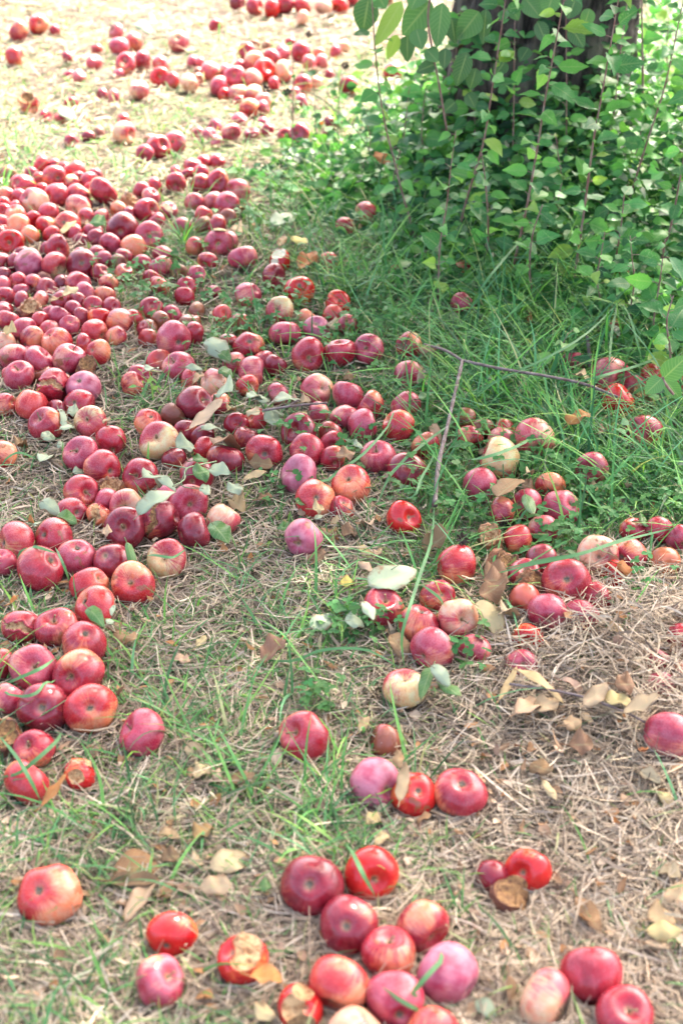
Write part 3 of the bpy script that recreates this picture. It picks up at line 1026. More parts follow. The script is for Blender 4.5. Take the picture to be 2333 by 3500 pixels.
for it in range(60):                                   # settle: neighbours push apart along the ground until they only touch
    d = AP[:, None]-AP[None]; dist = np.linalg.norm(d, axis=2)+np.eye(len(AP)); ov = (AR[:, None]+AR[None])*.95-dist; ov[np.eye(len(AP), dtype=bool)] = 0
    i, j = np.where((ov > 0) & (np.triu(np.ones_like(ov), 1) > 0))
    if not len(i): break
    u = d[i, j]/dist[i, j][:, None]; u[:, 2] *= .35; mv = u*(ov[i, j]*.5)[:, None]
    np.add.at(AP, i, mv*.8); np.add.at(AP, j, -mv*.8)
    AP[:, :2] = A0[:, :2]+np.clip(AP[:, :2]-A0[:, :2], -.022, .022)
    lo = AR*np.where(hid, .58, .88)+hgt(AP[:, 0], AP[:, 1]); AP[:, 2] = np.clip(AP[:, 2], lo, lo+AR*.9)
for k, a in enumerate(apples):
    if a['px'] > 1500 and 1150 < a['py'] < 2150: AP[k, 2] += .007
    a['P'] = AP[k]
vis = [max(a['r'], 0)*(1.0 if 0 < a['py'] < 3500 else .5) + (1000 if a['lab'] else 0) for a in apples]
order = np.argsort(vis)[::-1]; THINGS = set(int(q) for q in order[:300])

def quat_for(axis_world, local_sign, spin):
    q = Vector((0, 0, local_sign)).rotation_difference(Vector(axis_world)); return q @ Quaternion((0, 0, 1), spin)
VR, VU, VF = np.array([1, 0, 0.]), np.array([0, sP, cP]), np.array([0, cP, -sP])
LOOK = dict(D='dark red', R='red', B='bright red', P='dusty pink-red', L='lilac', O='orange-red', A='orange', G='green-tinged', Y='pale yellow-pink', K='brown rotten')
rest_V, rest_F, rest_mi, o_ = [], [], [], 0
MATKEYS = ['D', 'R', 'B', 'P', 'L', 'O', 'A', 'G', 'Y', 'K']
things = []       # for labels: dict(obj, px, py, look, kind)
for k, a in enumerate(apples):
    rr = random.Random(1000+k); si = rr.randrange(len(AM)); up = True
    if a['c'] == 'L' and a['dim'] is None: si = 4
    if a['dim'] is not None:
        dx, dy = a['dim']; m = math.hypot(dx, dy)
        if m > .8: dx, dy, m = dx*.8/m, dy*.8/m, .8
        dx *= 1.15; dy *= 1.15; m = min(m*1.15, .95)
        w = VR*dx - VU*dy - VF*math.sqrt(1-m*m); sgn = 1 if a['st'] or rr.random() < .35 else -1
    else:
        while True:
            w = np.array([rr.gauss(0, 1), rr.gauss(0, 1), rr.gauss(0, .7)]); w /= np.linalg.norm(w)
            if -.15 < w@VF < .75 or w@VF > .2: break
        sgn = 1 if rr.random() < .5 else -1
    q = quat_for(w, sgn, rr.uniform(0, 6.28))
    sc = a['R']*(1.14 if not (a['px'] > 1500 and 1150 < a['py'] < 2150) else 1.22); squ = (sc*rr.uniform(.94, 1.04), sc*rr.uniform(.95, 1.05), sc*rr.uniform(.95, 1.05))
    mat = M[a['c']]; special = [c for c in a['fl'] if c in 'brx']
    kind = 'apple'
    if k not in THINGS:
        mtx = Matrix.LocRotScale(Vector(a['P']), q, Vector(squ)); Vv = AV[si][::2, ::2].reshape(-1, 3); n1, n2 = AV[si][::2, ::2].shape[:2]
        Vw = Vv@np.array(mtx.to_3x3()).T+np.array(mtx.translation); Ff = lathe_faces(n2, n1)
        rest_V.append(Vw); rest_F.append(Ff+o_); rest_mi += [MATKEYS.index(a['c'])]*len(Ff); o_ += len(Vw); continue
    if special:
        s = special[0]; nu, nv = 96, 64; shp = SHAPES[si]; V = apple_xyz(nu, nv, *shp, si).reshape(-1, 3); F = lathe_faces(nu, nv)
        r2 = np.random.default_rng(k)
        qi = q.inverted()
        def loc(wv): v = qi @ Vector(wv); return np.array(v)
        if s == 'b':
            kind = 'bitten_apple'
            tops = {'355': 0}
            if a['c'] == 'A' and a['py'] < 3000:      # gnawed core
                P, Fs, F1 = V, F, np.zeros((0, 4), int)
                cs = [(loc(VU*.9+VR*1.0-VF*.2)*1.0, .80), (loc(VU*.7-VR*1.0-VF*.3), .78), (loc(VU*1.1-VF*.6), .55), (loc(-VF*1.15+VU*.1), .62)]
            elif a['c'] == 'A': cs = [(loc(VU*.75-VF*.80), .78), (loc(VU*.9+VR*.3-VF*.3), .55)]
            elif a['c'] == 'K': cs = [(loc(VU*.6-VF*.8), .85), (loc(VR*.9-VF*.4), .75)]
            elif a['py'] > 3000: cs = [(loc(-VF*.95+VU*.35-VR*.35), .72), (loc(-VF*.8-VU*.5+VR*.05), .62), (loc(VU*.9-VF*.3+VR*.2), .55)]
            else: cs = [(loc(VU*.75-VR*.25-VF*.75), .74), (loc(-VR*.55-VF*.95-VU*.1), .55)]
            fl = M['flesh_fresh'] if a['c'] == 'B' and a['py'] < 3000 else (M['flesh_brown'] if a['c'] == 'K' else M['flesh_tan'])
            P = V; fmask = np.zeros(len(F), bool)
            for ci, (c0, rd) in enumerate(cs):
                c0, rd = c0*1.45, rd*1.45
                P, Fs, Fi = carve(P, F, c0, rd, k+ci, .10, .05)
                fs = set(map(tuple, Fi.tolist())); fmask |= np.array([tuple(x) in fs for x in F.tolist()])
            ns = np.sin(P*13+k).prod(1); P = P*(1+.03*ns*1.0)[:, None] if a['c'] != 'B' else P
            body = bpy.data.objects.new(kind, submesh(kind, P, F[~fmask], mat if a['c'] != 'A' else M['B'])); sub = submesh('flesh', P, F[fmask], fl)
        elif s == 'x':
            kind = 'split_apple'
            # an open crack: a jagged groove running round the face towards us, with flesh inside
            n0 = loc(norm(VU*.9+VR*.25+VF*.05 if a['c'] == 'R' else VR*.9-VU*.2)); o0 = .05 if a['c'] == 'R' else (-.25 if a['c'] == 'D' else -.15)
            vdir = loc(-VF); s_ = V@n0; lat = np.cross(n0, vdir); l_ = V@lat
            off = s_-o0*1.0-.10*np.sin(l_*5+1)-.04*np.sin(l_*13); front = V@vdir
            wd = np.clip((.20 if a['c'] != 'O' else .34)*(1-np.abs(l_)**2*.9), 0, 1)*(front > 0.1)
            ins = np.abs(off) < wd
            dep = np.where(ins, (1-(np.abs(off)/np.maximum(wd, 1e-4))**2)*(.16 if a['c'] != 'O' else .28), 0)
            lip = np.where((~ins) & (np.abs(off) < wd*1.5+.001), .05, 0)*(front > .1)
            P = V*(1-dep+lip+.03*ins*np.sin(V@np.array([23, 31, 17.])))[:, None]
            fm = ins[F].sum(1) >= 3
            body = bpy.data.objects.new(kind, submesh(kind, P, F[~fm], mat)); sub = submesh('flesh', P, F[fm], M['flesh_tan'] if a['c'] != 'D' else M['flesh_brown'])
        else:
            kind = 'rotten_apple'
            kk = r2.normal(size=(12, 3))*4.5; nz = np.abs(np.sin(V@kk.T+r2.random(12)*6)).mean(1)-.62
            k3 = r2.normal(size=(4, 3))*2.0; n3 = np.sin(V@k3.T).mean(1)
            V = V*(1+.75*nz+.16*n3)[:, None]; P, Fs, Fi = carve(V, F, loc(-VF*.8+VU*.5+VR*rr.uniform(-.6, .6))*1.4, .95, k, .12, .12)
            body = bpy.data.objects.new(kind, submesh(kind, P, Fs, mat)); sub = submesh('flesh', P, Fi, M['flesh_brown'] if rr.random() < .6 else M['flesh_tan'])
        link(body)
        if sub is not None: link(bpy.data.objects.new('flesh', sub), body)
    else:
        body = link(bpy.data.objects.new('apple', AM[si])); body.material_slots[0].link = 'OBJECT'; body.material_slots[0].material = mat
        if a['dim'] is not None and a['r'] > 27:
            if sgn > 0:
                so = link(bpy.data.objects.new('stem', STEMS[k % 5]), body); so.location = (0, 0, TOPZ[si]-.03)
                if not a['st']: so.scale = (1, 1, .75)
            else:
                so = link(bpy.data.objects.new('calyx', CALYX[k % 3]), body); so.location = (0, 0, BOTZ[si]+.03); so.rotation_euler = (math.pi, 0, 0)
    body.location = a['P']; body.rotation_mode = 'QUATERNION'; body.rotation_quaternion = q; body.scale = squ
    lk = LOOK[a['c']]
    if a['c'] == 'K': lk = 'brown rotten' if not special or special[0] == 'r' else 'half-eaten brown'
    szw = 'small ' if a['R'] < .029 else ('large ' if a['R'] > .0425 else '')
    cat = {'apple': 'apple', 'bitten_apple': 'bitten apple', 'rotten_apple': 'rotten apple', 'split_apple': 'split apple'}[kind]
    fac = ''
    if a['dim'] is not None and a['r'] > 27:
        dx, dy = a['dim']
        fac = ' with its hollow facing us' if math.hypot(dx, dy) < .4 else (' with its hollow on top' if dy < -abs(dx)*.8 else (' with its hollow turned sideways' if abs(dx) > abs(dy) else ' with its hollow at the bottom'))
    grp = 'fallen apples lying in the orchard grass'
    if special: grp = 'spoiled apples lying among the whole ones'
    tag(body, a['lab'] or 'apple', cat, grp)
    noun = {'apple': 'apple', 'bitten_apple': 'eaten apple', 'rotten_apple': 'rotten apple', 'split_apple': 'split apple'}[kind]
    look = szw+lk+' '+noun if kind == 'apple' else szw+(lk.replace(' rotten', '')+' '+noun)
    things.append(dict(o=body, px=a['px'], py=a['py'], look=look, fac=fac, lab=a['lab'], kind='apple'))
# small squashed fruit under the heaps, between the counted apples
fr = np.random.default_rng(5)
for _ in range(840):
    u = fr.random(); far_ = _ >= 800; py = 560+760*u if not far_ else 120+400*u; px = fr.uniform(0, 860-260*max(0, u-.45)/.55) if not far_ else fr.uniform(150, 1150); R = fr.uniform(.028, .036)
    if not far_ and px > 330 and fr.random() < .9: continue
    Pn, t = on_z(px, py, R*.35); Pn[2] += float(hgt(Pn[0], Pn[1])); dd = np.linalg.norm(AP-Pn, axis=1)-(AR+R)*.80
    if dd.min() < 0 or dd.min() > (.05 if not far_ else .22): continue
    si = int(fr.integers(len(AM))); q = Quaternion(norm(fr.normal(size=4))); Vv = AV[si][::2, ::2].reshape(-1, 3); n1, n2 = AV[si][::2, ::2].shape[:2]
    Vw = Vv@np.array(Matrix.LocRotScale(None, q, Vector((R, R, R*.9))).to_3x3()).T+Pn; Ff = lathe_faces(n2, n1)
    rest_V.append(Vw); rest_F.append(Ff+o_); rest_mi += [MATKEYS.index('DRRPPOK'[int(fr.integers(7))])]*len(Ff); o_ += len(Vw)
    AP = np.vstack([AP, Pn]); AR = np.append(AR, R)
AP_EXTRA, AR_EXTRA = AP[len(apples):], AR[len(apples):]
print('heap fill', len(AP_EXTRA))
if rest_V:
    ro = np_obj('far_apple_scatter', np.concatenate(rest_V), np.concatenate(rest_F), [M[k] for k in MATKEYS], mi=rest_mi)
    tag(ro, 'small distant or mostly buried fallen apples scattered between the counted ones', 'apples', kind='stuff')
LANDMARKS = [(a['px'], a['py'], a['lm']) for k, a in enumerate(apples) if a['lm']]
AP = np.vstack([np.array([a['P'] for a in apples]), AP_EXTRA]); AR = np.concatenate([np.array([a['R'] for a in apples]), AR_EXTRA])*1.07
LABBED = np.array([1.2 if (k < len(apples) and apples[k]['lab']) else 1.0 for k in range(len(AP))])

def keep_out(P, pad=.0015):
    """push points (N,K,3) that fell inside an apple out to its skin; returns moved points"""
    sh = P.shape; Q = P.reshape(-1, 3); o = np.argsort(Q[:, 1]); ys = Q[o, 1]
    for c, r in zip(AP, AR):
        i0, i1 = np.searchsorted(ys, [c[1]-r*1.1, c[1]+r*1.1]); idx = o[i0:i1]
        if not len(idx): continue
        d = Q[idx]-c; s = np.linalg.norm(d, axis=1); m = s < r*1.04+pad
        if m.any(): Q[idx[m]] = c+d[m]/np.maximum(s[m], 1e-5)[:, None]*(r*1.04+pad)
    return Q.reshape(sh)
def clear_front(x, y, f=1.35, sh=.8):
    ok = np.ones(len(x), bool); o = np.argsort(y); ys = y[o]
    for c, r, bs in zip(AP, AR, LABBED):
        r = r*bs; n_ = math.hypot(c[0], c[1]); cx_, cy_ = c[0]*(1-sh*r/n_), c[1]*(1-sh*r/n_); i0, i1 = np.searchsorted(ys, [cy_-f*r, cy_+f*r]); idx = o[i0:i1]
        if len(idx): ok[idx[(x[idx]-cx_)**2+(y[idx]-cy_)**2 < (f*r)**2]] = False
    return ok | (rng.random(len(x)) < .09)
def root_ok(x, y, f=.85):
    ok = np.ones(len(x), bool); o = np.argsort(y); ys = y[o]
    for c, r in zip(AP, AR):
        i0, i1 = np.searchsorted(ys, [c[1]-r, c[1]+r]); idx = o[i0:i1]
        if len(idx): ok[idx[(x[idx]-c[0])**2+(y[idx]-c[1])**2 < (f*r)**2]] = False
    return ok

# ------------------------------------------------------------------ how green and how tall the sward is, across the place
GX = [-300, 100, 450, 800, 1150, 1500, 1900]; GY = [-300, 50, 200, 350, 500, 650, 800, 950, 1100, 1250, 1400, 1550, 1700, 1850, 2000, 2150, 2300, 2700]
GREEN = np.array([[.4, .4, .4, .4, .5, .7, .7], [.35, .35, .3, .2, .5, .8, .8], [.45, .42, .5, .6, .9, 1, 1], [.6, .55, .5, .65, 1, 1, 1], [.3, .35, .5, .75, 1, 1, 1],
 [.3, .25, .55, .95, 1, 1, 1], [.3, .3, .6, .95, .97, .97, 1], [.35, .4, .7, .85, .97, 1, 1], [.25, .28, .45, .65, .92, .97, 1], [.4, .4, .5, .42, .85, .72, .8], [.6, .6, .46, .5, .65, .15, .3],
 [.6, .6, .5, .45, .35, .05, .1], [.6, .6, .5, .52, .10, .08, .1], [.6, .62, .5, .62, .08, .06, .1], [.5, .5, .38, .5, .10, .12, .1], [.5, .5, .32, .28, .2, .13, .1], [.45, .45, .38, .2, .15, .12, .1], [.4, .4, .4, .3, .2, .2, .2]])
TALL = np.array([[.3]*4+[.6, .8, .8], [.3, .3, .3, .3, .6, .9, .9], [.35, .35, .4, .5, .9, 1, 1], [.8, .7, .5, .6, 1, 1, 1], [.4, .4, .6, .8, 1, 1, 1],
 [.3, .3, .55, .9, 1, 1, 1], [.3, .35, .5, .8, .95, 1, 1], [.35, .35, .5, .7, .95, 1, 1], [.3, .3, .4, .5, .85, .95, 1], [.3, .3, .3, .35, .8, .75, .8], [.45, .45, .25, .35, .6, .35, .3],
 [.5, .5, .25, .3, .35, .2, .2], [.45, .45, .35, .35, .2, .15, .2], [.5, .5, .35, .45, .15, .12, .2], [.4, .4, .3, .4, .2, .15, .2], [.35, .35, .25, .25, .2, .15, .2], [.3, .3, .3, .2, .2, .15, .2], [.3]*7])
def table(tb, x, y):
    px, py, _ = to_px(np.stack([x, y, np.zeros_like(x)], -1)); dx = np.clip(px/1.488, GX[0], GX[-1]-1e-3); dy = np.clip(py/1.488, GY[0], GY[-1]-1e-3)
    i = np.clip(np.searchsorted(GX, dx, 'right')-1, 0, len(GX)-2); j = np.clip(np.searchsorted(GY, dy, 'right')-1, 0, len(GY)-2)
    gxa, gya = np.array(GX, float), np.array(GY, float); fx = (dx-gxa[i])/(gxa[i+1]-gxa[i]); fy = (dy-gya[j])/(gya[j+1]-gya[j])
    return (tb[j, i]*(1-fx)+tb[j, i+1]*fx)*(1-fy)+(tb[j+1, i]*(1-fx)+tb[j+1, i+1]*fx)*fy
MOUNDS = [(2180, 2150, .19, .020), (2010, 2230, .18, .018), (2260, 2060, .17, .016), (2150, 2300, .17, .016), (1200, 1760, .07, .015), (1700, 2400, .12, .008), (2250, 2330, .12, .014)]
MW = [(*on_z(m[0], m[1])[0][:2], m[2], m[3]) for m in MOUNDS]
def mound(x, y): return sum(m[3]*np.exp(-((x-m[0])**2+(y-m[1])**2)/m[2]**2) for m in MW)
def scatter(n, frac=.86):
    """ground points: thick in the part of the orchard near the path, thinner further out and all round"""
    a = int(n*frac); px = rng.uniform(-420, 2760, a); py = -380+4500*rng.random(a)**.92
    P, _ = on_z(px, py); x, y = P[0], P[1]
    b = n-a; x = np.concatenate([x, rng.uniform(-3.2, 3.2, b)]); y = np.concatenate([y, rng.uniform(.1, 9.2, b)]); return x, y
def lod(x, y): d = np.sqrt(x*x+y*y+CAM_H**2); return np.clip(1+(d-3)*.22, 1, 2.2)

# dry mown straw
x, y = scatter(230000); gr = table(GREEN, x, y); keep = rng.random(len(x)) < (1-.72*gr); x, y, gr = x[keep], y[keep], gr[keep]
keep = root_ok(x, y, .8); x, y, gr = x[keep], y[keep], gr[keep]; N = len(x)
L = rng.gamma(3.2, .017, N)+.015; L = np.clip(L, .02, .17); th = rng.uniform(0, 2*np.pi, N); pt = rng.normal(.02, .16, N); bend = rng.normal(0, .55, N); vb = rng.normal(-.2, .35, N)
t = np.array([-.5, -.17, .17, .5]); K = 4
mo = mound(x, y); z0 = hgt(x, y)+rng.random(N)**1.2*(.020+mo)+.002+.35*mo
ang = th[:, None]+bend[:, None]*t[None, :]
dirs = np.stack([np.cos(ang), np.sin(ang), pt[:, None]+vb[:, None]*t[None, :]], -1)
P = np.zeros((N, K, 3)); P[:, 0] = np.stack([x, y, z0], -1)-dirs[:, 0]*L[:, None]*.5
for i in range(1, K): P[:, i] = P[:, i-1]+(dirs[:, i-1]+dirs[:, i])*.5*(L/3)[:, None]
P[..., 2] = np.maximum(P[..., 2], hgt(P[..., 0], P[..., 1])+.001+.3*mo[:, None]); P = keep_out(P)
W = rng.uniform(.0012, .0030, N)*lod(x, y)*np.where(rng.random(N) < .08, 1.8, 1)
roll = rng.normal(0, .6, N); S = np.stack([-np.sin(th)*np.cos(roll), np.cos(th)*np.cos(roll), np.sin(roll)], -1)
pal = np.array([[.42, .34, .235], [.33, .26, .18], [.56, .48, .36], [.22, .17, .12], [.12, .09, .065], [.46, .39, .26], [.38, .33, .26]])*1.05
Cc = pal[rng.choice(7, N, p=[.24, .2, .14, .15, .12, .08, .07])]*rng.uniform(.8, 1.15, (N, 1)); Cc = Cc*(.85+.3*vnoise(x, y, .12, 3))[:, None]
V, F, C = blades(P, S, W, Cc, np.array([.6, 1, .9, .3])); o = np_obj('dry_straw', V, F, M['straw'], colour=C); tag(o, 'tan mown hay and dry grass thatch covering the soil', 'straw', kind='stuff')

# green grass: short turf, then long arching blades
def grow(x, y, L, a0, da, W, Cc, K, th=None, fold=None):
    N = len(x); th = rng.uniform(0, 2*np.pi, N) if th is None else th; P = np.zeros((N, K, 3)); P[:, 0] = np.stack([x, y, hgt(x, y)-.002], -1)
    tw = rng.normal(0, .35, N)
    for i in range(1, K):
        u = (i-.5)/(K-1); al = a0+da*u; h = th+tw*u
        P[:, i] = P[:, i-1]+np.stack([np.sin(al)*np.cos(h), np.sin(al)*np.sin(h), np.cos(al)], -1)*(L/(K-1))[:, None]
    P[..., 2] = np.maximum(P[..., 2], hgt(P[..., 0], P[..., 1])+.002+.004*np.arange(K)[None, :]/K)
    P = keep_out(P); S = np.stack([-np.sin(th), np.cos(th), np.zeros(N)], -1); r = rng.normal(0, .5, N)
    S = norm(S+np.stack([np.cos(th)*r*.3, np.sin(th)*r*.3, r*.5], -1))
    return blades(P, S, W, Cc)
def greens(N, x, y, g):
    pal = np.array([[.082, .235, .068], [.055, .175, .065], [.135, .31, .07], [.20, .34, .075], [.022, .075, .030], [.115, .28, .13]])
    c = pal[rng.choice(6, N, p=[.27, .2, .2, .1, .13, .1])]*rng.uniform(.8, 1.25, (N, 1)); n = vnoise(x, y, .22, 5)[:, None]
    c = c*(1+.35*(n-.5)); dry = (rng.random(N) < .10*(1-g)+.03)[:, None]; c = np.where(dry, np.array([.36, .34, .17]), c)
    lawn = (1-g)[:, None]*.35; return c*(1-lawn)+np.array([.18, .24, .10])*lawn
parts = []
x, y = scatter(120000, .88); g = table(GREEN, x, y); g2 = g*(.6+1.1*vnoise(x, y, .09, 11)); keep = (rng.random(len(x)) < g2) & root_ok(x, y, .95) & clear_front(x, y, 1.15, .5); x, y, g = x[keep], y[keep], g[keep]; N = len(x)
tl = table(TALL, x, y); L = (.022+.06*rng.random(N))*(.7+1.0*tl); W = rng.uniform(.0018, .0038, N)*lod(x, y)
parts.append(grow(x, y, L, rng.uniform(.5, 1.45, N), rng.uniform(.1, .9, N), W, greens(N, x, y, g), 4))
x, y = scatter(105000, .9); g = table(GREEN, x, y); tl = table(TALL, x, y); keep = (rng.random(len(x)) < .75*(g*tl)**2*(.4+1.2*vnoise(x, y, .16, 12))+.012) & root_ok(x, y, 1.0) & clear_front(x, y, 1.7, 1.1)
x, y, g, tl = x[keep], y[keep], g[keep], tl[keep]; N = len(x)
L = (.08+.20*rng.random(N)**1.3)*(.45+.75*tl); W = rng.uniform(.0034, .0072, N)*np.sqrt(lod(x, y))
th = rng.uniform(0, 2*np.pi, N); parts.append(grow(x, y, L, rng.uniform(.35, 1.35, N), rng.uniform(.3, 1.4, N), W, greens(N, x, y, g)*np.array([.95, 1.05, 1.05]), 7, th=th))
TUFTS = [(627, 840, 46, .20, .012), (655, 700, 20, .12, .03), (60, 640, 150, .26, .13), (500, 1370, 60, .14, .05), (640, 1000, 60, .13, .07), (200, 1350, 40, .11, .08), (1250, 2750, 120, .16, .09),
         (1130, 2740, 60, .14, .06), (560, 2560, 90, .17, .08), (90, 2560, 60, .22, .06), (170, 2400, 40, .2, .06), (1150, 2900, 30, .13, .05), (1420, 2000, 24, .30, .02), (1500, 2260, 24, .26, .06), (1650, 3140, 24, .1, .05),
         (1900, 1560, 80, .28, .12), (2080, 1250, 80, .32, .12), (1480, 1340, 60, .26, .12), (1300, 850, 90, .30, .15), (1100, 700, 80, .24, .15), (1000, 640, 60, .2, .15), (1230, 1000, 80, .26, .12), (1700, 1020, 120, .34, .15),
         (2000, 1010, 120, .36, .15), (2230, 1120, 100, .36, .12), (700, 500, 40, .2, .12), (330, 2000, 30, .1, .05), (420, 2230, 50, .12, .1), (700, 2330, 30, .1, .1), (980, 2180, 30, .12, .1), (1170, 2120, 40, .18, .05),
         (40, 2180, 30, .16, .06), (2200, 1650, 60, .26, .1), (1420, 640, 60, .3, .12), (470, 2750, 50, .13, .1), (250, 2860, 40, .12, .1), (300, 3150, 30, .11, .1), (650, 3350, 30, .12, .1), (100, 1900, 30, .09, .06)]
for px, py, n, Lm, sp in TUFTS:
    c, _ = on_z(px, py); x = c[0]+rng.normal(0, sp*.5, n); y = c[1]+rng.normal(0, sp*.5, n); ok = root_ok(x, y, 1.0) & clear_front(x, y, 1.5, 1.0); x, y = x[ok], y[ok]; n = len(x); g = np.full(n, .9)
    L = Lm*rng.uniform(.5, 1.1, n); parts.append(grow(x, y, L, rng.uniform(.45, 1.3, n), rng.uniform(.3, 1.2, n), rng.uniform(.0030, .0056, n), greens(n, x, y, g)*np.array([1.05, 1.12, .95]), 8))
V, F = join([(p[0], p[1]) for p in parts]); C = np.concatenate([p[2] for p in parts])
o = np_obj('grass', V, F, M['grass'], colour=C); tag(o, 'green orchard grass, short turf on the left and long arching blades on the right', 'grass', kind='stuff')

# single long blades that lie across the apples
ARCS = [[(1380, 2280, .03), (1372, 2180, .10), (1400, 2080, .13), (1440, 1960, .12), (1475, 1850, .07), (1484, 1690, .02)], [(1440, 2010, .13), (1500, 2060, .09), (1520, 2100, .05)],
        [(1650, 1985, .02), (1800, 1950, .09), (1960, 1910, .13), (2130, 1850, .11), (2330, 1810, .04)], [(1700, 1960, .03), (1850, 1930, .1), (2000, 1895, .12), (2200, 1820, .06)],
        [(870, 2240, .02), (1000, 2250, .04), (1100, 2215, .06), (1250, 2220, .06), (1370, 2290, .02)], [(1020, 1780, .02), (1080, 1690, .05), (1160, 1620, .07), (1240, 1560, .08), (1310, 1480, .08), (1370, 1400, .05)],
        [(1290, 1740, .03), (1330, 1640, .06), (1400, 1560, .08), (1480, 1490, .08), (1560, 1440, .05)], [(0, 1580, .02), (60, 1540, .06), (130, 1560, .03)], [(480, 1890, .04), (520, 1885, .09), (590, 1895, .09), (630, 1860, .04)],
        [(60, 1945, .02), (75, 1885, .04), (125, 1875, .08), (190, 1885, .08)], [(190, 1870, .06), (215, 1920, .08), (240, 1985, .03)], [(0, 2350, .02), (70, 2320, .06), (140, 2290, .08), (190, 2260, .05)],
        [(0, 2370, .03), (100, 2375, .09), (190, 2330, .05)], [(0, 2510, .10), (60, 2590, .10), (110, 2680, .09), (140, 2740, .02)], [(20, 2670, .03), (100, 2620, .1), (190, 2540, .1), (210, 2500, .02)], [(1180, 2880, .02), (1205, 2920, .08), (1240, 2990, .09), (1280, 3060, .03)],
        [(1450, 3450, .02), (1400, 3430, .07), (1320, 3380, .06)], [(1370, 3440, .02), (1430, 3360, .08), (1500, 3280, .08), (1540, 3240, .02)], [(2330, 1190, .02), (2200, 1230, .1), (2050, 1290, .13), (1900, 1330, .08)], [(1560, 1400, .02), (1700, 1310, .11), (1850, 1240, .14), (2000, 1140, .16), (2110, 1040, .12)],
        [(2110, 1040, .12), (2090, 1130, .12), (2080, 1260, .09)], [(2125, 1040, .12), (2160, 1110, .12), (2200, 1250, .05)], [(1560, 870, .02), (1750, 880, .10), (1900, 900, .10), (1960, 990, .04)], [(1600, 1060, .02), (1650, 970, .14), (1740, 860, .17), (1800, 810, .12)],
        [(1500, 1470, .02), (1480, 1560, .06), (1440, 1650, .10), (1410, 1720, .1), (1330, 1720, .04)], [(1870, 1470, .03), (1780, 1530, .08), (1650, 1575, .1), (1560, 1570, .05)]]
parts = []
for k, A in enumerate(ARCS):
    pts = []
    for px, py, z in A: q, _ = on_z(px, py, z); pts.append(q+np.array([0, 0, float(hgt(q[0], q[1]))]))
    Pp = smooth_path(pts, 14)[None]; Pp = keep_out(Pp); S = norm(np.cross(np.gradient(Pp[0], axis=0), np.array([.2, -.5, .8])))[None]
    parts.append(blades(Pp, S, np.array([.0055+.002*rng.random()]), np.array([[.10, .24, .10]])*rng.uniform(.8, 1.1), 1-np.abs(np.linspace(-1, 1, 14))**3*.85))
V, F = join([(p[0], p[1]) for p in parts]); o = np_obj('grass_blades_long', V, F, M['grass'], colour=np.concatenate([p[2] for p in parts])); tag(o, 'long single grass blades arching over the apples', 'grass', kind='stuff')

# clover
ROUND = np.array([.2, .95, 1, .35])
CL = [(480, 950, 90, .16), (600, 900, 50, .12), (470, 1090, 60, .12), (560, 1050, 80, .14), (900, 1130, 110, .16), (960, 1050, 60, .14), (850, 1200, 50, .1), (1130, 1190, 60, .12), (1230, 1120, 70, .14), (1330, 1170, 50, .12),
      (1100, 980, 60, .14), (1600, 1560, 60, .1), (1640, 1500, 40, .08), (1860, 1640, 70, .10), (1960, 1720, 80, .12), (1990, 1740, 40, .06), (1900, 1850, 70, .1), (2010, 1960, 50, .08), (1830, 1900, 40, .08), (2280, 1560, 40, .07), (2270, 1770, 60, .1), (2060, 1580, 30, .08),
      (1230, 2170, 70, .06), (1000, 1530, 30, .05), (1160, 1590, 40, .07), (1210, 1500, 40, .08), (960, 1690, 24, .05), (1430, 1750, 50, .07), (1540, 1700, 60, .1), (1620, 1830, 60, .08), (1380, 1380, 60, .1), (1450, 1200, 60, .14),
      (1090, 2430, 24, .04), (1600, 2290, 20, .04), (700, 1020, 40, .12), (1500, 1480, 40, .1), (1750, 1300, 60, .12), (1850, 1150, 60, .14), (1680, 1180, 60, .14), (2150, 1350, 60, .12), (880, 780, 50, .16), (1000, 860, 50, .16), (740, 1180, 40, .1), (1480, 1620, 30, .08), (2180, 2040, 20, .05), (1400, 2160, 16, .04)]
B, D, Nn, L, W, C, SB, SE = [], [], [], [], [], [], [], []
for px, py, n, sp in CL:
    c, _ = on_z(px, py)
    for _ in range(int(n*.8)):
        x, y = c[0]+rng.normal(0, sp*.6), c[1]+rng.normal(0, sp*.6)
        if (np.hypot(AP[:, 0]-x, AP[:, 1]-y+AR*.5) < AR*1.25).any() and rng.random() < .82: continue
        h = rng.uniform(.02, .075)
        q = keep_out(np.array([[[x, y, hgt(x, y)+h]]]), .004)[0, 0]; tilt = rng.normal(0, .3, 2); a0 = rng.uniform(0, 6.28); s = rng.uniform(.008, .0145)
        col = np.array([.050, .165, .045])*rng.uniform(.75, 1.35)*np.array([rng.uniform(.8, 1.4), 1, 1])
        for i in range(3):
            an = a0+i*2.094+rng.normal(0, .12); B.append(q); D.append([math.cos(an), math.sin(an), rng.uniform(-.2, .25)+tilt[0]*math.cos(an)+tilt[1]*math.sin(an)])
            Nn.append([-tilt[0], -tilt[1], 1]); L.append(s*1.15); W.append(s); C.append(col)
        SB.append([x+rng.normal(0, .01), y+rng.normal(0, .01), hgt(x, y)]); SE.append(q)
B, D, Nn, L, W, C, SB, SE = map(np.array, (B, D, Nn, L, W, C, SB, SE))
V1, F1, C1, lu = leaves(B, D, Nn.astype(float), L, W, C, K=4, fold=.25, curl=.1, prof=ROUND)
mid = (SB+SE)/2+rng.normal(0, .004, SB.shape); P3 = np.stack([SB, mid, SE], 1)
V2, F2, C2 = blades(P3, np.tile([1., 0, 0], (len(SB), 1)), np.full(len(SB), .0013), np.tile([.14, .24, .09], (len(SB), 1)), np.array([1, 1, .9]))
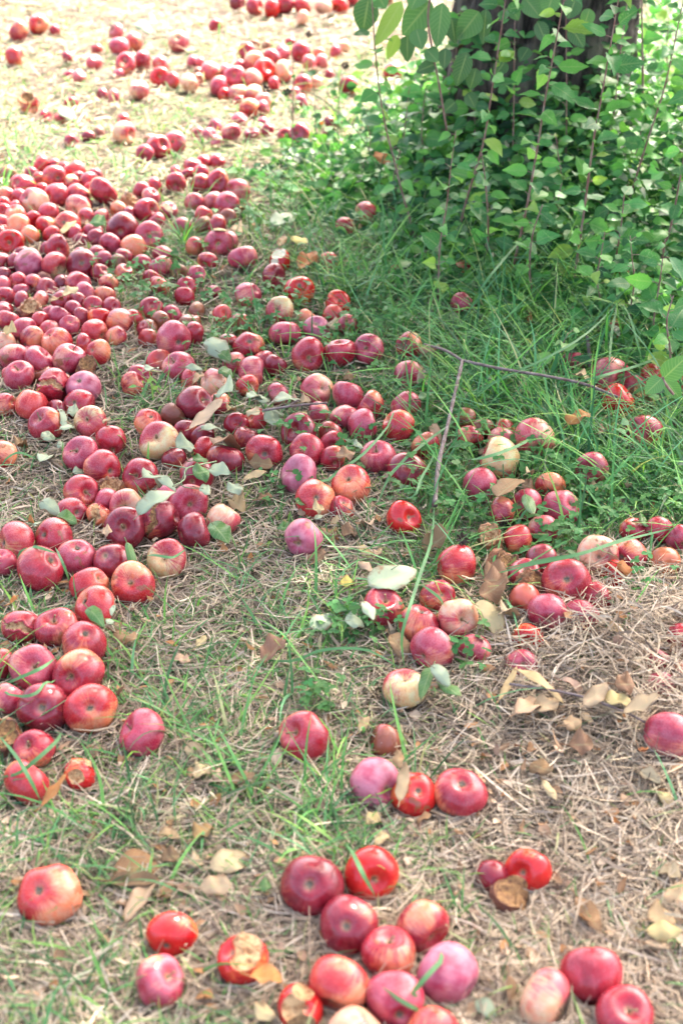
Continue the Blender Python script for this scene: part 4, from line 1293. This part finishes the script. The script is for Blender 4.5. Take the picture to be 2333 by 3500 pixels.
V, F = join([(V1, F1), (V2, F2)]); o = np_obj('clover', V, F, M['clover'], colour=np.concatenate([C1, C2])); tag(o, 'low clover with three-part leaves growing between the apples', 'clover', kind='stuff')

# crumbled leaf litter
x, y = scatter(5200, .9); ok = root_ok(x, y, 1.0) & (rng.random(len(x)) < .35+.65*(1-table(GREEN, x, y))); x, y = x[ok], y[ok]; N = len(x); th = rng.uniform(0, 6.28, N)
Bq = keep_out(np.stack([x, y, hgt(x, y)+rng.uniform(.004, .026, N)+mound(x, y)], -1)[:, None])[:, 0]
pal = np.array([[.40, .26, .15], [.28, .16, .08], [.52, .40, .27], [.36, .17, .06], [.20, .12, .08]])
V, F, C, lu = leaves(Bq, np.stack([np.cos(th), np.sin(th), rng.normal(0, .3, N)], -1), np.stack([rng.normal(0, .35, N), rng.normal(0, .35, N), np.ones(N)], -1), rng.uniform(.010, .034, N), rng.uniform(.006, .02, N),
    pal[rng.integers(0, 5, N)]*rng.uniform(.7, 1.2, (N, 1)), K=5, fold=rng.normal(.1, .5, N), curl=rng.normal(.1, .5, N), wave=.12)
o = np_obj('leaf_litter', V, F, M['fallen_dry'], colour=C, luv=lu); tag(o, 'crumbled brown leaf bits scattered through the grass', 'leaf litter', kind='stuff')

# ------------------------------------------------------------------ fallen leaves, each a thing
LT = dict(w=('pale grey-green leaf', (.30, .37, .24), 'fallen_pale'), t=('tan dry leaf', (.46, .34, .19), 'fallen_dry'), b=('brown dry leaf', (.24, .14, .065), 'fallen_dry'),
          g=('green leaf', (.085, .20, .05), 'fallen_green'), o=('rusty orange leaf', (.38, .15, .04), 'fallen_dry'), y=('yellow leaf', (.55, .45, .10), 'fallen_dry'))
for ln in LEAVES.strip().splitlines():
    if ln[0] == '@':
        a = ln[1:].split(); tile = (float(a[1]), float(a[2]), float(a[3])); tn = a[0]; continue
    f = [q.strip() for q in ln.split('|')]; w = f[0].split(); x0, y0, x1, y1, wd = [float(q) for q in w[:5]]; ty = w[5]; z = float(w[6])
    p0 = (tile[0]+x0*tile[2], tile[1]+y0*tile[2]); p1 = (tile[0]+x1*tile[2], tile[1]+y1*tile[2])
    A, t0 = on_z(*p0, z); Bt, t1 = on_z(*p1, z)
    d = Bt-A
    if np.linalg.norm(d) > .14:                                     # a leaf seen end-on stands up rather than lying far out
        Bt = on_y(*p1, A[1]+.35*(Bt[1]-A[1])); d = Bt-A
    big_ = 1.3 if tn == 'O' else (1.2 if tn in 'RTPQS' and ty in 'tb' else 1.0); d = d*big_; wd *= big_
    Lm = float(np.clip(np.linalg.norm(d), .02, .16)); sd = norm(np.cross(norm(d[None])[0], [0, -.25, 1.])); vw = norm(A-[0, 0, CAM_H]); fsh = np.linalg.norm(sd-(sd@vw)*vw)
    Wm = float(np.clip(wd*tile[2]*t0/FPX*1.1/fsh, .010, .10))
    nrm = np.array([rng.normal(0, .18), -.25+rng.normal(0, .15), 1.0]); n = 1; col = np.array([LT[ty][1]])*rng.uniform(.85, 1.15)
    if ty in 'tbo': col = col*np.array([1, rng.uniform(.85, 1.1), rng.uniform(.8, 1.15)])
    D = norm(d[None]); K = 15; t = np.linspace(0, 1, K); prof = np.sin(np.pi*t**(.75+.3*rng.random()))**.7*(1+.10*np.sin(t*rng.uniform(5, 12)+rng.uniform(0, 6))*(ty in 'tbo')); prof[0] = .05; prof[-1] = .02
    dry = ty in 'tbo'; calm = wd > 150; base = A+np.array([0, 0, float(hgt(A[0], A[1]))])+np.array([0, 0, .006])
    V, F, C, lu = leaves(base[None], D, nrm[None], np.array([Lm]), np.array([Wm]), col, K=K, fold=rng.normal(.22 if not dry else .45, .18 if not dry else .4), curl=.08 if calm else rng.normal(.26, .22 if not dry else .45), prof=prof, wave=.03 if calm else (.11 if not dry else .17))
    st, sf, stt = tube(smooth_path([base-D[0]*.016+[0, 0, .003], base, base+D[0]*.01], 5), [.0013, .0011, .0009, .0008, .0006], 5)
    V2, F2 = join([(V, F, np.zeros((0, 3), int)), (st, sf, stt)]); C2 = np.concatenate([C, np.tile(col*.8, (len(st), 1))]); lu2 = np.concatenate([lu, np.tile([1., 0, 0], (len(st), 1))])
    V2 = keep_out(V2[None].copy(), .003)[0]; org = base.copy()
    o = np_obj('fallen_leaf', V2-org, F2, M[LT[ty][2]], colour=C2, luv=lu2); o.location = org
    sol = o.modifiers.new('thickness', 'SOLIDIFY'); sol.thickness = .0005
    tag(o, f[1] if len(f) > 1 else 'leaf', 'leaf', 'fallen leaves lying among the apples')
    cxp, cyp = (p0[0]+p1[0])/2, (p0[1]+p1[1])/2
    things.append(dict(o=o, px=cxp, py=cyp, look=('small ' if Lm < .035 else 'big ' if Lm > .085 else '')+LT[ty][0], fac='', lab=f[1] if len(f) > 1 else None, kind='leaf'))

# ------------------------------------------------------------------ twigs and sticks
def stick(name, label, pts, r0, r1, side=(), mat='twig', cat='stick', knobs=True):
    Q = []
    for px, py, z in pts: q, _ = on_z(px, py, z); q[2] += float(hgt(q[0], q[1])); Q.append(q)
    Pp = smooth_path(Q, 6*len(Q)); Pp = keep_out(Pp[None], r0)[0]; rd = np.linspace(r0, r1, len(Pp))*(1+.12*rng.normal(0, 1, len(Pp))*knobs)
    parts = [tube(Pp, rd, 8)]
    for s in side:
        Q2 = []
        for px, py, z in s: q, _ = on_z(px, py, z); q[2] += float(hgt(q[0], q[1])); Q2.append(q)
        P2 = smooth_path(Q2, 5*len(Q2)); parts.append(tube(P2, np.linspace(r0*.75, r1*.8, len(P2)), 7))
    V, F = join(parts); org = Pp[0]; o = np_obj(name, V-org, F, M[mat]); o.location = org; tag(o, label, cat); return o
d2 = 1.488
stick('fallen_stick', 'bare greyish-purple forked stick lying in the long grass right of centre', [(1484, 1745, .05), (1497, 1600, .08), (1527, 1460, .10), (1556, 1340, .11), (1579, 1247, .12)], .0052, .0042,
      side=[[(1579, 1247, .12), (1520, 1205, .11), (1450, 1180, .06)], [(1579, 1247, .12), (1700, 1272, .13), (1850, 1292, .13), (1990, 1320, .12), (2108, 1370, .11)]])
stick('fallen_twig', 'thin bare twig lying over pale leaves in the middle cluster', [(895, 1408, .085), (980, 1395, .09), (1060, 1385, .09), (1118, 1380, .085)], .0032, .0030, side=[[(980, 1395, .09), (1020, 1370, .1)]])
stick('fallen_twig', 'long thin twig lying among dry leaves on the right-hand straw', [(1740, 2335, .06), (1900, 2365, .06), (2000, 2393, .06), (2120, 2440, .05), (2200, 2480, .05)], .0026, .0018)
stick('bark_piece', 'short rust-brown strip of bark upright in grass above the purple torn apple', [(2018, 1265, .02), (2012, 1205, .05), (2005, 1145, .09)], .006, .004)
stick('fallen_twig', 'short twig with leaf stalks left of the big pale leaf', [(1120, 2050, .02), (1160, 2048, .03), (1250, 2020, .04), (1290, 2012, .05)], .0028, .0016, side=[[(1160, 2048, .03), (1190, 2085, .03)], [(1160, 2048, .03), (1230, 2065, .05)]], mat='stalk_green')
stick('leaf_stalk', 'pale branching leaf stalk draped over the left cluster', [(740, 1580, .09), (640, 1595, .11), (630, 1630, .11), (590, 1650, .12)], .0018, .0014, side=[[(640, 1595, .11), (560, 1575, .11)], [(640, 1595, .11), (620, 1650, .09), (680, 1665, .08)]], mat='stalk_green')

# ------------------------------------------------------------------ leafy shoots
tS = np.linspace(0, 1, 14); SERR = np.sin(np.pi*tS**.74)**.85*(1-.30*tS**3)*(1.06-.13*(np.arange(14) % 2)); SERR[0] = .05; SERR[-1] = .02
def shoot(name, label, cat, pts, lens=.070, gap=.021, lm='shoot_leaf', r0=.0042, above=.30, group=None, leafcol=((.072, .24, .070), (.11, .31, .065), (.05, .17, .058), (.20, .33, .06)), start=.06, round_=False, lean=.0, stemmat='shoot_stem', extra=None, dens=1.0):
    """pts: picture positions from base up; the stem rises in the upright plane its base stands in"""
    (bx, by) = pts[0]; B, _ = on_z(bx*d2, by*d2); B[2] = float(hgt(B[0], B[1]))-.01; Q = [B]
    for i, (px, py) in enumerate(pts[1:]): Q.append(on_y(px*d2, py*d2, B[1]-lean*(i+1)))
    if above: dv = Q[-1]-Q[-2]; Q.append(Q[-1]+dv/np.linalg.norm(dv)*above)
    Pp = smooth_path(Q, 26); ln = np.concatenate([[0], np.cumsum(np.linalg.norm(np.diff(Pp, axis=0), axis=1))]); T_ = ln[-1]
    root = link(bpy.data.objects.new(name, None)); root.location = B; root.empty_display_size = .05; tag(root, label, cat, group)
    V, F, T3 = tube(Pp-B, np.linspace(r0, r0*.35, len(Pp)), 7); parts = [(V, F, T3)]
    s = np.arange(start, T_, gap/dens); s = s+rng.normal(0, gap*.25, len(s)); s = np.clip(s, 0, T_); n = len(s)
    base = np.stack([np.interp(s, ln, Pp[:, i]) for i in range(3)], 1); ph = np.cumsum(rng.normal(2.4, .35, n)); up = rng.uniform(.15, .75, n)
    D = np.stack([np.cos(ph), np.sin(ph), up], 1); D = norm(D); u = s/T_; sz = lens*rng.uniform(.5, 1.2, n)*np.where(u > .93, .55, 1)
    if round_: sz *= .8
    pe = base+D*(.012+.010*rng.random((n, 1)))
    for a_, b_ in zip(base, pe): parts.append(tube(np.array([a_-B, (a_+b_)/2-B+[0, 0, .001], b_-B]), [.0011, .0009, .0009], 4))
    D2 = norm(D+np.array([0, 0, -.35])*rng.random((n, 1))*1.4+rng.normal(0, .22, (n, 3))); Nn = np.array([0, 0, 1.0])+rng.normal(0, .40, (n, 3))+np.array([0, -.75, 0])
    cc = np.array(leafcol)[np.minimum((rng.random(n)*(len(leafcol)-.7)).astype(int), len(leafcol)-1)]*rng.uniform(.8, 1.25, (n, 1))
    LV, LF, LC, lu = leaves(pe-B, D2, Nn, sz, sz*rng.uniform(.46, .66, n)*(1.25 if round_ else 1.1), cc, K=14, prof=SERR, fold=rng.uniform(.05, .6, n), curl=rng.uniform(-.05, .55, n), wave=.05)
    # small leaves in the axils
    m = rng.random(n) < .55; k = int(m.sum())
    if k:
        D3 = norm(np.stack([np.cos(ph[m]+rng.normal(0, .8, k)), np.sin(ph[m]+rng.normal(0, .8, k)), rng.uniform(.3, 1.2, k)], 1)); s3 = sz[m]*rng.uniform(.3, .55, k)
        V3, F3, C3, l3 = leaves(base[m]-B, D3, Nn[m]+rng.normal(0, .3, (k, 3)), s3, s3*.5, cc[m]*1.25, K=14, prof=SERR, fold=.3, curl=.2)
        LV, LF = join([(LV, LF), (V3, F3)]); LF = LF[0]; LC = np.concatenate([LC, C3]); lu = np.concatenate([lu, l3])
    V, F = join(parts); np_obj('stem', V, F, M[stemmat], parent=root); np_obj('foliage', LV, LF, M[lm], colour=LC, luv=lu, parent=root); return root
GS = 'tall leafy shoots growing round the tree foot'
shoot('leafy_shoot', 'leftmost tall leafy shoot, purple-stemmed, its tip crossing the sunny ground', 'shoot', [(955, 560), (940, 500), (925, 450), (905, 370), (885, 290), (870, 200), (860, 100), (855, 20)], group=GS, above=.03, gap=.040)
shoot('leafy_shoot', 'tall leafy shoot second from the left, red stem before the dark trunk', 'shoot', [(1044, 583), (1060, 500), (1085, 410), (1110, 325), (1130, 200), (1145, 100), (1160, 0)], group=GS, gap=.023)
shoot('leafy_shoot', 'tall leafy shoot standing in the middle of the front row, curved red stem', 'shoot', [(1165, 660), (1191, 555), (1211, 463), (1233, 340), (1251, 227), (1274, 104), (1290, 20)], group=GS, gap=.022, lens=.080)
shoot('leafy_shoot', 'straightest tall shoot right of the middle, base in long grass', 'shoot', [(1312, 690), (1322, 610), (1342, 470), (1360, 334), (1375, 250), (1393, 150), (1412, 40)], group=GS, gap=.024, lens=.080)
shoot('leafy_shoot', 'tall shoot leaning right near the picture edge, dark red stem', 'shoot', [(1400, 600), (1440, 470), (1482, 334), (1525, 200), (1562, 30)], group=GS, gap=.023)
shoot('leafy_shoot', 'shoot at the far right edge with a steeply slanting red stem', 'shoot', [(1480, 690), (1500, 640), (1539, 520), (1562, 400), (1590, 260)], group=GS, gap=.025)
shoot('leafy_shoot', 'thin shoot close against the trunk with rounder leaves', 'shoot', [(1160, 520), (1174, 400), (1179, 234), (1181, 70)], group=GS, gap=.036, above=.02, r0=.003)
shoot('leafy_shoot', 'thin upright shoot behind the middle one, in front of the trunk', 'shoot', [(1290, 500), (1298, 380), (1300, 250), (1299, 85)], group=GS, gap=.038, r0=.003)
shoot('leafy_shoot', 'red-stemmed shoot beside the straightest one, standing a little behind it', 'shoot', [(1395, 500), (1403, 311), (1412, 234), (1422, 134), (1440, 0)], group=GS, gap=.040)
shoot('leafy_shoot', 'dark thick-stemmed shoot behind, right of the trunk', 'shoot', [(1480, 470), (1476, 318), (1475, 180), (1473, 50)], group=GS, gap=.050, r0=.006)
shoot('leafy_shoot', 'short forked shoot left of the second tall one, small leaves', 'shoot', [(1006, 690), (1009, 570), (1024, 480), (1034, 390), (1046, 300)], group=GS, gap=.022, above=.0, lens=.062, r0=.003)
shoot('leafy_shoot', 'low leafy shoot between the front row and the trunk base', 'shoot', [(1110, 640), (1120, 540), (1115, 430), (1105, 350)], group=GS, gap=.024, above=.0, lens=.07)
shoot('leafy_shoot', 'bushy low shoot with its tip ending beside the right edge', 'shoot', [(1395, 700), (1412, 600), (1425, 520), (1432, 450)], group=GS, gap=.020, above=.0, lens=.08)
shoot('leafy_shoot', 'short leafy shoot rising from grass right of the straightest shoot base', 'shoot', [(1225, 700), (1215, 620), (1222, 540), (1245, 470)], group=GS, gap=.024, above=.0, lens=.062)
shoot('leafy_shoot', 'lowest right-edge shoot with big rounded leaves over the grass', 'shoot', [(1530, 900), (1538, 820), (1530, 740), (1545, 680)], group=GS, gap=.026, above=.0, lens=.085, round_=True)
shoot('leaf_stalk_plant', 'thin stalk with sparse round leaves in front of the sunny apples', 'plant', [(672, 375), (671, 300), (673, 168), (668, 80)], gap=.062, above=.0, lens=.06, r0=.0028, round_=True)
shoot('apple_seedling', 'small seedling with yellow-green leaves standing alone in the long grass', 'seedling', [(1252, 885), (1279, 823), (1292, 790), (1303, 765)], gap=.017, above=.0, lens=.042, r0=.0022, leafcol=((.26, .36, .10), (.16, .30, .10), (.40, .38, .10)), start=.03)
shoot('green_seedling', 'dark green seedling with oval leaves above grass, left of centre', 'seedling', [(342, 925), (335, 905), (330, 880), (335, 865)], gap=.014, above=.0, lens=.034, r0=.0018, start=.01, stemmat='stalk_green')
def weed(label, pts, heads, above=0):
    B, _ = on_z(pts[0][0]*d2, pts[0][1]*d2); Q = [B]+[on_y(p[0]*d2, p[1]*d2, B[1]) for p in pts[1:]]
    root = link(bpy.data.objects.new('weed_stalk', None)); root.location = B; tag(root, label, 'weed', 'dried weed stalks with dark seed heads')
    V, F, T3 = tube(smooth_path(Q, 20)-B, np.linspace(.0022, .0012, 20), 6); np_obj('stem', V, [F, T3], M['stalk_green'], parent=root)
    for h in heads:
        c = on_y(h[0]*d2, h[1]*d2, B[1])-B; n = 60; D = norm(rng.normal(size=(n, 3))); V, F, C, lu = leaves(c+D*.004, D, rng.normal(size=(n, 3)), rng.uniform(.008, .016, n), np.full(n, .004), np.tile([.05, .03, .025], (n, 1)), K=4)
        np_obj('seed_head', V, F, M['seedhead'], parent=root)
weed('arching dry weed stalk with a dark seed head hanging over far apples', [(890, 470), (872, 400), (830, 315), (780, 262), (730, 222), (690, 208), (620, 206)], [(610, 206), (660, 211)])
weed('upright dry weed stalk, dark seed head against the bright sandy ground', [(725, 330), (723, 240), (715, 150), (711, 100)], [(710, 78)])
weed('short dry weed stalk with small dark seed head, right of the arching one', [(790, 400), (776, 300), (782, 200), (792, 158)], [(792, 150)])
weed('brown fuzzy seed head on a low stalk beside the pink apples right of centre', [(1070, 1330), (1064, 1270), (1062, 1245)], [(1062, 1238)])
weed('brown dead clover head low in the grass above the big pink-red apple', [(1165, 1230), (1157, 1215)], [(1158, 1206)])

for n_, (lb, pp, g_, l_) in enumerate([('leafy shoot left of the trunk foot, spreading over the creeper', [(985, 470), (975, 380), (968, 300), (975, 220)], .022, .075),
  ('leafy shoot right in front of the trunk foot, half its height', [(1075, 470), (1080, 380), (1090, 300), (1085, 230)], .022, .075), ('leafy shoot before the trunk, topped at mid trunk', [(1215, 450), (1205, 350), (1210, 260), (1220, 160)], .024, .078),
  ('dense shoot filling the gap right of the trunk', [(1395, 430), (1385, 330), (1380, 230), (1370, 120)], .024, .08), ('bushy shoot in the far right upper corner', [(1530, 330), (1535, 220), (1530, 110), (1540, 0)], .026, .08),
  ('low bushy shoot under the middle tall shoot, leaning left', [(1140, 560), (1130, 500), (1112, 440), (1095, 400)], .020, .065), ('leafy shoot at the left margin of the thicket beside far sunny apples', [(900, 480), (905, 400), (925, 320), (935, 240)], .022, .07), ('low leafy shoot left of all others, over the shaded grass', [(840, 430), (835, 380), (850, 330), (845, 290)], .020, .06),
  ('leafy shoot against the left side of the trunk, reaching the creeper', [(1030, 440), (1020, 330), (1030, 220), (1045, 130)], .020, .075), ('slender leafy shoot crossing the trunk centre', [(1240, 420), (1235, 300), (1225, 180), (1200, 60)], .022, .075), ('leafy shoot over the right side of the trunk', [(1340, 430), (1335, 300), (1345, 170), (1340, 50)], .022, .075),
  ('leafy shoot covering the left half of the trunk, short and bushy', [(1085, 430), (1075, 300), (1085, 170), (1065, 60)], .020, .078), ('leafy shoot over the trunk just left of the curved middle one', [(1165, 430), (1150, 320), (1160, 190), (1130, 60)], .020, .078),
  ('leafy shoot over the trunk, right of the curved middle one', [(1310, 440), (1290, 320), (1275, 200), (1290, 90)], .020, .078), ('tall leafy shoot beyond the trunk edge on the right, yellowish leaves', [(1430, 420), (1425, 280), (1400, 150), (1395, 20)], .020, .08),
  ('leafy shoot low at the right edge, over the long grass', [(1505, 820), (1500, 740), (1512, 660), (1520, 600)], .019, .066), ('short leafy shoot left of the bushy low one, rising from long grass', [(1372, 760), (1378, 700), (1370, 640), (1380, 580)], .018, .060), ('leafy shoot rooted lowest below the thicket, near the seedling', [(1450, 790), (1446, 720), (1455, 650), (1450, 590)], .019, .064),
  ('low shoot under the dark thick-stemmed one', [(1455, 560), (1460, 480), (1450, 400), (1465, 330)], .020, .075),
  ('leafy low shoot between the middle and the straightest shoots', [(1262, 590), (1270, 500), (1288, 420), (1280, 350)], .020, .075)]):
    shoot('leafy_shoot', lb, 'shoot', pp, group=GS, gap=g_, above=.06, lens=l_, r0=.003)
# big-leaved creeper on the left of the trunk and a sprig of it by the right edge
def creeper(label, Y, specs, stempts, cat='creeper', S=.4974, X0=780, Y0=0):
    base = on_y(X0+stempts[0][0]*S, Y0+stempts[0][1]*S, Y); root = link(bpy.data.objects.new('creeper_vine', None)); root.location = base; tag(root, label, cat)
    Q = [on_y(X0+a*S, Y0+b*S, Y)-base for a, b in stempts]; V, F, T3 = tube(smooth_path(Q, 24), .0035, 6); np_obj('stem', V, [F, T3], M['shoot_stem'], parent=root)
    for x0, y0, x1, y1, w, kind in specs:
        yy = Y+rng.uniform(-.12, .12); A = on_y(X0+x0*S, Y0+y0*S, yy); Bq = on_y(X0+x1*S, Y0+y1*S, yy-.02); d = Bq-A; Lm = np.linalg.norm(d)
        col = {'d': (.045, .115, .05), 'g': (.075, .185, .065), 'y': (.22, .33, .07)}[kind]; K = 12; t = np.linspace(0, 1, K); prof = np.sin(np.pi*t**.72)**.75; prof[0] = .05; prof[-1] = .02
        V, F, C, lu = leaves((A-base)[None], norm(d)[None], np.array([[rng.normal(0, .3), -1.0, .55]]), np.array([Lm]), np.array([w*S*yy/FPX*1.15]), np.array([col]), K=K, fold=.2, curl=rng.uniform(0, .25), prof=prof, wave=.03)
        np_obj('leaf', V, F, M['big_leaf'], colour=C, luv=lu, parent=root)
creeper('large-leaved green creeper hanging on the left side of the shaded trunk', 4.45, [(1390, 10, 1190, 245, 170, 'g'), (1470, 20, 1430, 330, 120, 'g'), (1290, 200, 1330, 340, 110, 'g'), (1230, 240, 1225, 430, 95, 'd'), (965, -10, 915, 235, 150, 'd'), (1190, 10, 1005, 320, 105, 'y'), (1160, 240, 1090, 410, 80, 'y'),
    (1360, 340, 1440, 420, 100, 'g'), (1420, 440, 1290, 490, 80, 'd'), (1720, 80, 1570, 275, 150, 'g'), (1770, 60, 1745, 310, 85, 'd'), (1530, 120, 1560, 300, 110, 'd'), (1490, 330, 1480, 480, 80, 'd'), (1640, 360, 1560, 600, 110, 'd'), (1700, 470, 1660, 620, 100, 'd'), (1010, -60, 1080, 60, 120, 'g'), (1330, -80, 1240, 60, 140, 'g'), (1560, 700, 1480, 770, 90, 'd'), (2030, -20, 2150, 120, 130, 'g'), (2230, -40, 2180, 110, 120, 'g'), (2380, 0, 2330, 130, 110, 'd'), (1950, 60, 1990, 140, 70, 'g'), (2060, 330, 2000, 420, 90, 'd'), (2350, 180, 2440, 330, 100, 'd'), (2120, 150, 2190, 300, 95, 'd'), (1640, 640, 1700, 740, 90, 'd'), (1900, 420, 1830, 520, 90, 'd'), (2480, 60, 2440, 200, 90, 'g')],
    [(1500, 900), (1450, 600), (1400, 340), (1370, 120), (1400, -100)])
creeper('creeper sprig with three large green leaflets at the right edge, over brownish apple', 2.95, [(1420, 590, 1310, 695, 120, 'g'), (1430, 590, 1600, 440, 150, 'g'), (1440, 595, 1560, 745, 110, 'g')], [(1500, 700), (1440, 620), (1425, 580)], S=.4974, X0=1553, Y0=1000)

# ------------------------------------------------------------------ undergrowth round the tree foot
def leafmass(n, regs, size, cols):
    B, D, Nn, L, C = [], [], [], [], []
    for (px, py, sx, sy, h, k) in regs:
        c, _ = on_z(px*d2, py*d2); k = int(k*2.3); x = c[0]+rng.normal(0, sx, k); y = c[1]+rng.normal(0, sy, k); lum = .35+.9*vnoise(x, y, .10, 21)
        z = hgt(x, y)+h*rng.random(k)**.8*lum*np.exp(-((x-c[0])/(2.2*sx))**2); ph = rng.uniform(0, 6.28, k)
        B.append(np.stack([x, y, z], 1)); D.append(np.stack([np.cos(ph), np.sin(ph), rng.uniform(-.4, .5, k)], 1)); L.append(size*rng.uniform(.5, 1.2, k))
    B = np.concatenate(B); D = np.concatenate(D); L = np.concatenate(L); n = len(B); Nn = np.array([0, -.8, .9])+rng.normal(0, .5, (n, 3))
    B = keep_out(B[:, None], .01)[:, 0]
    C = np.array(cols)[rng.integers(0, len(cols), n)]*rng.uniform(.75, 1.3, (n, 1))
    return leaves(B, D, Nn, L, L*rng.uniform(.5, .72, n), C, K=6, fold=rng.uniform(.05, .5, n), curl=rng.uniform(0, .5, n), wave=.04)
REG = [(1150, 430, .22, .10, .65, 320), (1270, 430, .22, .10, .65, 320), (930, 340, .14, .2, .16, 110), (1010, 300, .15, .2, .3, 220), (880, 430, .15, .15, .12, 90), (1180, 470, .22, .25, .30, 500), (1330, 470, .25, .25, .38, 700), (1480, 480, .25, .3, .42, 800), (1600, 520, .3, .35, .45, 800), (1060, 430, .18, .25, .24, 420), (960, 420, .16, .2, .14, 260), (1240, 590, .25, .16, .16, 380), (1420, 600, .25, .16, .22, 480), (1540, 680, .2, .15, .22, 380),
       (1500, 330, .4, .5, .5, 800), (1330, 400, .3, .3, .45, 500), (800, 360, .2, .25, .05, 60), (700, 400, .12, .15, .06, 60), (760, 480, .12, .14, .06, 90), (1040, 560, .15, .12, .10, 160), (860, 250, .2, .3, .06, 50), (1080, 340, .15, .2, .4, 260), (1120, 650, .2, .1, .08, 120), (1560, 820, .1, .1, .12, 60), (1700, 700, .3, .4, .3, 400)]
V, F, C, lu = leafmass(0, REG, .052, [(.065, .225, .06), (.04, .155, .048), (.11, .29, .055), (.02, .085, .032)])
o = np_obj('undergrowth', V, F, M['shrub_leaf'], colour=C, luv=lu); tag(o, 'dense low green leafy undergrowth round the tree foot', 'undergrowth', kind='stuff')

# ------------------------------------------------------------------ the old apple tree: trunk in view, crown above shading the ground
tb = on_z(1190*d2, 395*d2)[0]; tb[2] = float(hgt(tb[0], tb[1])); TB = Vector(tb)
tree = link(bpy.data.objects.new('apple_tree', None)); tree.location = TB; tag(tree, 'old apple tree with a thick dark fissured trunk behind the shoots', 'tree')
nu, nv = 96, 60; ph = np.arange(nu)/nu*2*np.pi; zz = np.linspace(-.1, 1.75, nv); PH, Z = np.meshgrid(ph, zz)
rad = .285+.09*np.exp(-np.clip(Z, 0, 9)*6)*(1+.5*np.cos(5*PH+.4))+.02*np.cos(3*PH+Z*2)+.05*np.clip(Z-1.3, 0, 1)
rad += .034*np.abs(np.sin(PH*17+2*np.sin(Z*7+PH*3)+Z*3))+.016*np.sin(PH*41+Z*9)*np.sin(Z*31+PH*5)
V = np.stack([rad*np.cos(PH)+.08*Z, rad*np.sin(PH)+.03*Z, Z], -1).reshape(-1, 3); i = (np.arange(nv-1)*nu)[:, None]; k = np.arange(nu)[None, :]; k2 = (k+1) % nu
np_obj('trunk', V, np.stack([i+k, i+k2, i+nu+k2, i+nu+k], -1).reshape(-1, 4), M['bark'], parent=tree)
ends = []
for k, (az, ln_, up) in enumerate([(.3, 1.9, 2.2), (1.7, 1.7, 2.6), (3.1, 2.2, 2.3), (4.0, 2.3, 2.7), (4.75, 2.2, 2.3), (5.5, 2.2, 2.5)]):
    d = np.array([math.cos(az), math.sin(az)]); s0 = np.array([.12, .04, 1.55]); Q = [s0, s0+[d[0]*ln_*.3, d[1]*ln_*.3, up*.35], s0+[d[0]*ln_*.65, d[1]*ln_*.65, up*.7], s0+[d[0]*ln_, d[1]*ln_, up]]
    V, F, T3 = tube(smooth_path(Q, 14), np.linspace(.16, .035, 14), 10); np_obj('limb', V, [F, T3], M['bark'], parent=tree); ends += [Q[1]*1.0, Q[2], Q[3]]
cl = []
for e in ends:
    for _ in range(8): cl.append(np.array(e)+rng.normal(0, 1, 3)*[.6, .6, .35]+[0, 0, .35])
cl = np.array(cl); cl = cl[cl[:, 2] > 1.5]; n = 27000; ci = rng.integers(0, len(cl), n); B = cl[ci]+norm(rng.normal(size=(n, 3)))*(rng.random((n, 1))**.5)*.55*[1, 1, .6]
Lq = rng.uniform(.07, .11, n); V, F, C, lu = leaves(B, rng.normal(size=(n, 3))+[0, 0, -.3], rng.normal(size=(n, 3))+[0, 0, 1.2], Lq, Lq*.62, np.array([(.06, .14, .045), (.09, .19, .05), (.05, .12, .045)])[rng.integers(0, 3, n)], K=3, prof=np.array([.3, 1, .1]))
np_obj('crown', V, F, M['clover'], colour=C, parent=tree)

# ------------------------------------------------------------------ labels for the many
DIRS = ['right of', 'lower right of', 'below', 'lower left of', 'left of', 'upper left of', 'above', 'upper right of']
ORD = ['', 'second ', 'third ', 'fourth ', 'fifth ', 'sixth ', 'seventh ', 'eighth ']
def sector(dx, dy): return int(round(math.atan2(dy, dx)/(math.pi/4))) % 8
table_ = {}
for lx, ly, ph in LANDMARKS:
    for i, t in enumerate(things):
        dx, dy = t['px']-lx, t['py']-ly; dd = math.hypot(dx, dy)
        if dd < 8: continue
        for key in ((ph, sector(dx, dy), t['look']+t['fac']), (ph, sector(dx, dy), t['look'])): table_.setdefault(key, []).append((dd, i))
for v in table_.values(): v.sort()
usedl = set()
for i, t in enumerate(things):
    if t['lab']: usedl.add(t['lab']); continue
    best = None
    for lx, ly, ph in LANDMARKS:
        dx, dy = t['px']-lx, t['py']-ly; dd = math.hypot(dx, dy)
        if dd < 8: continue
        for fac in (t['fac'], ''):
            key = (ph, sector(dx, dy), t['look']+fac); lst = sorted(set(table_[key])); rk = [q[1] for q in lst].index(i)
            if rk > 5: continue
            nx_ = 'nearest ' if rk == 0 and len(lst) > 1 else ORD[rk]
            lab = f"{nx_}{t['look']}{fac}, {DIRS[key[1]]} {ph}"
            if len(lab.split()) > 16: continue
            sc_ = dd*(1+.35*rk)
            if lab not in usedl and (best is None or sc_ < best[0]): best = (sc_, lab)
    lab = best[1] if best else t['look']+' among the others'
    usedl.add(lab); t['o']['label'] = lab
print('things', len(things), 'unique labels', len(usedl))
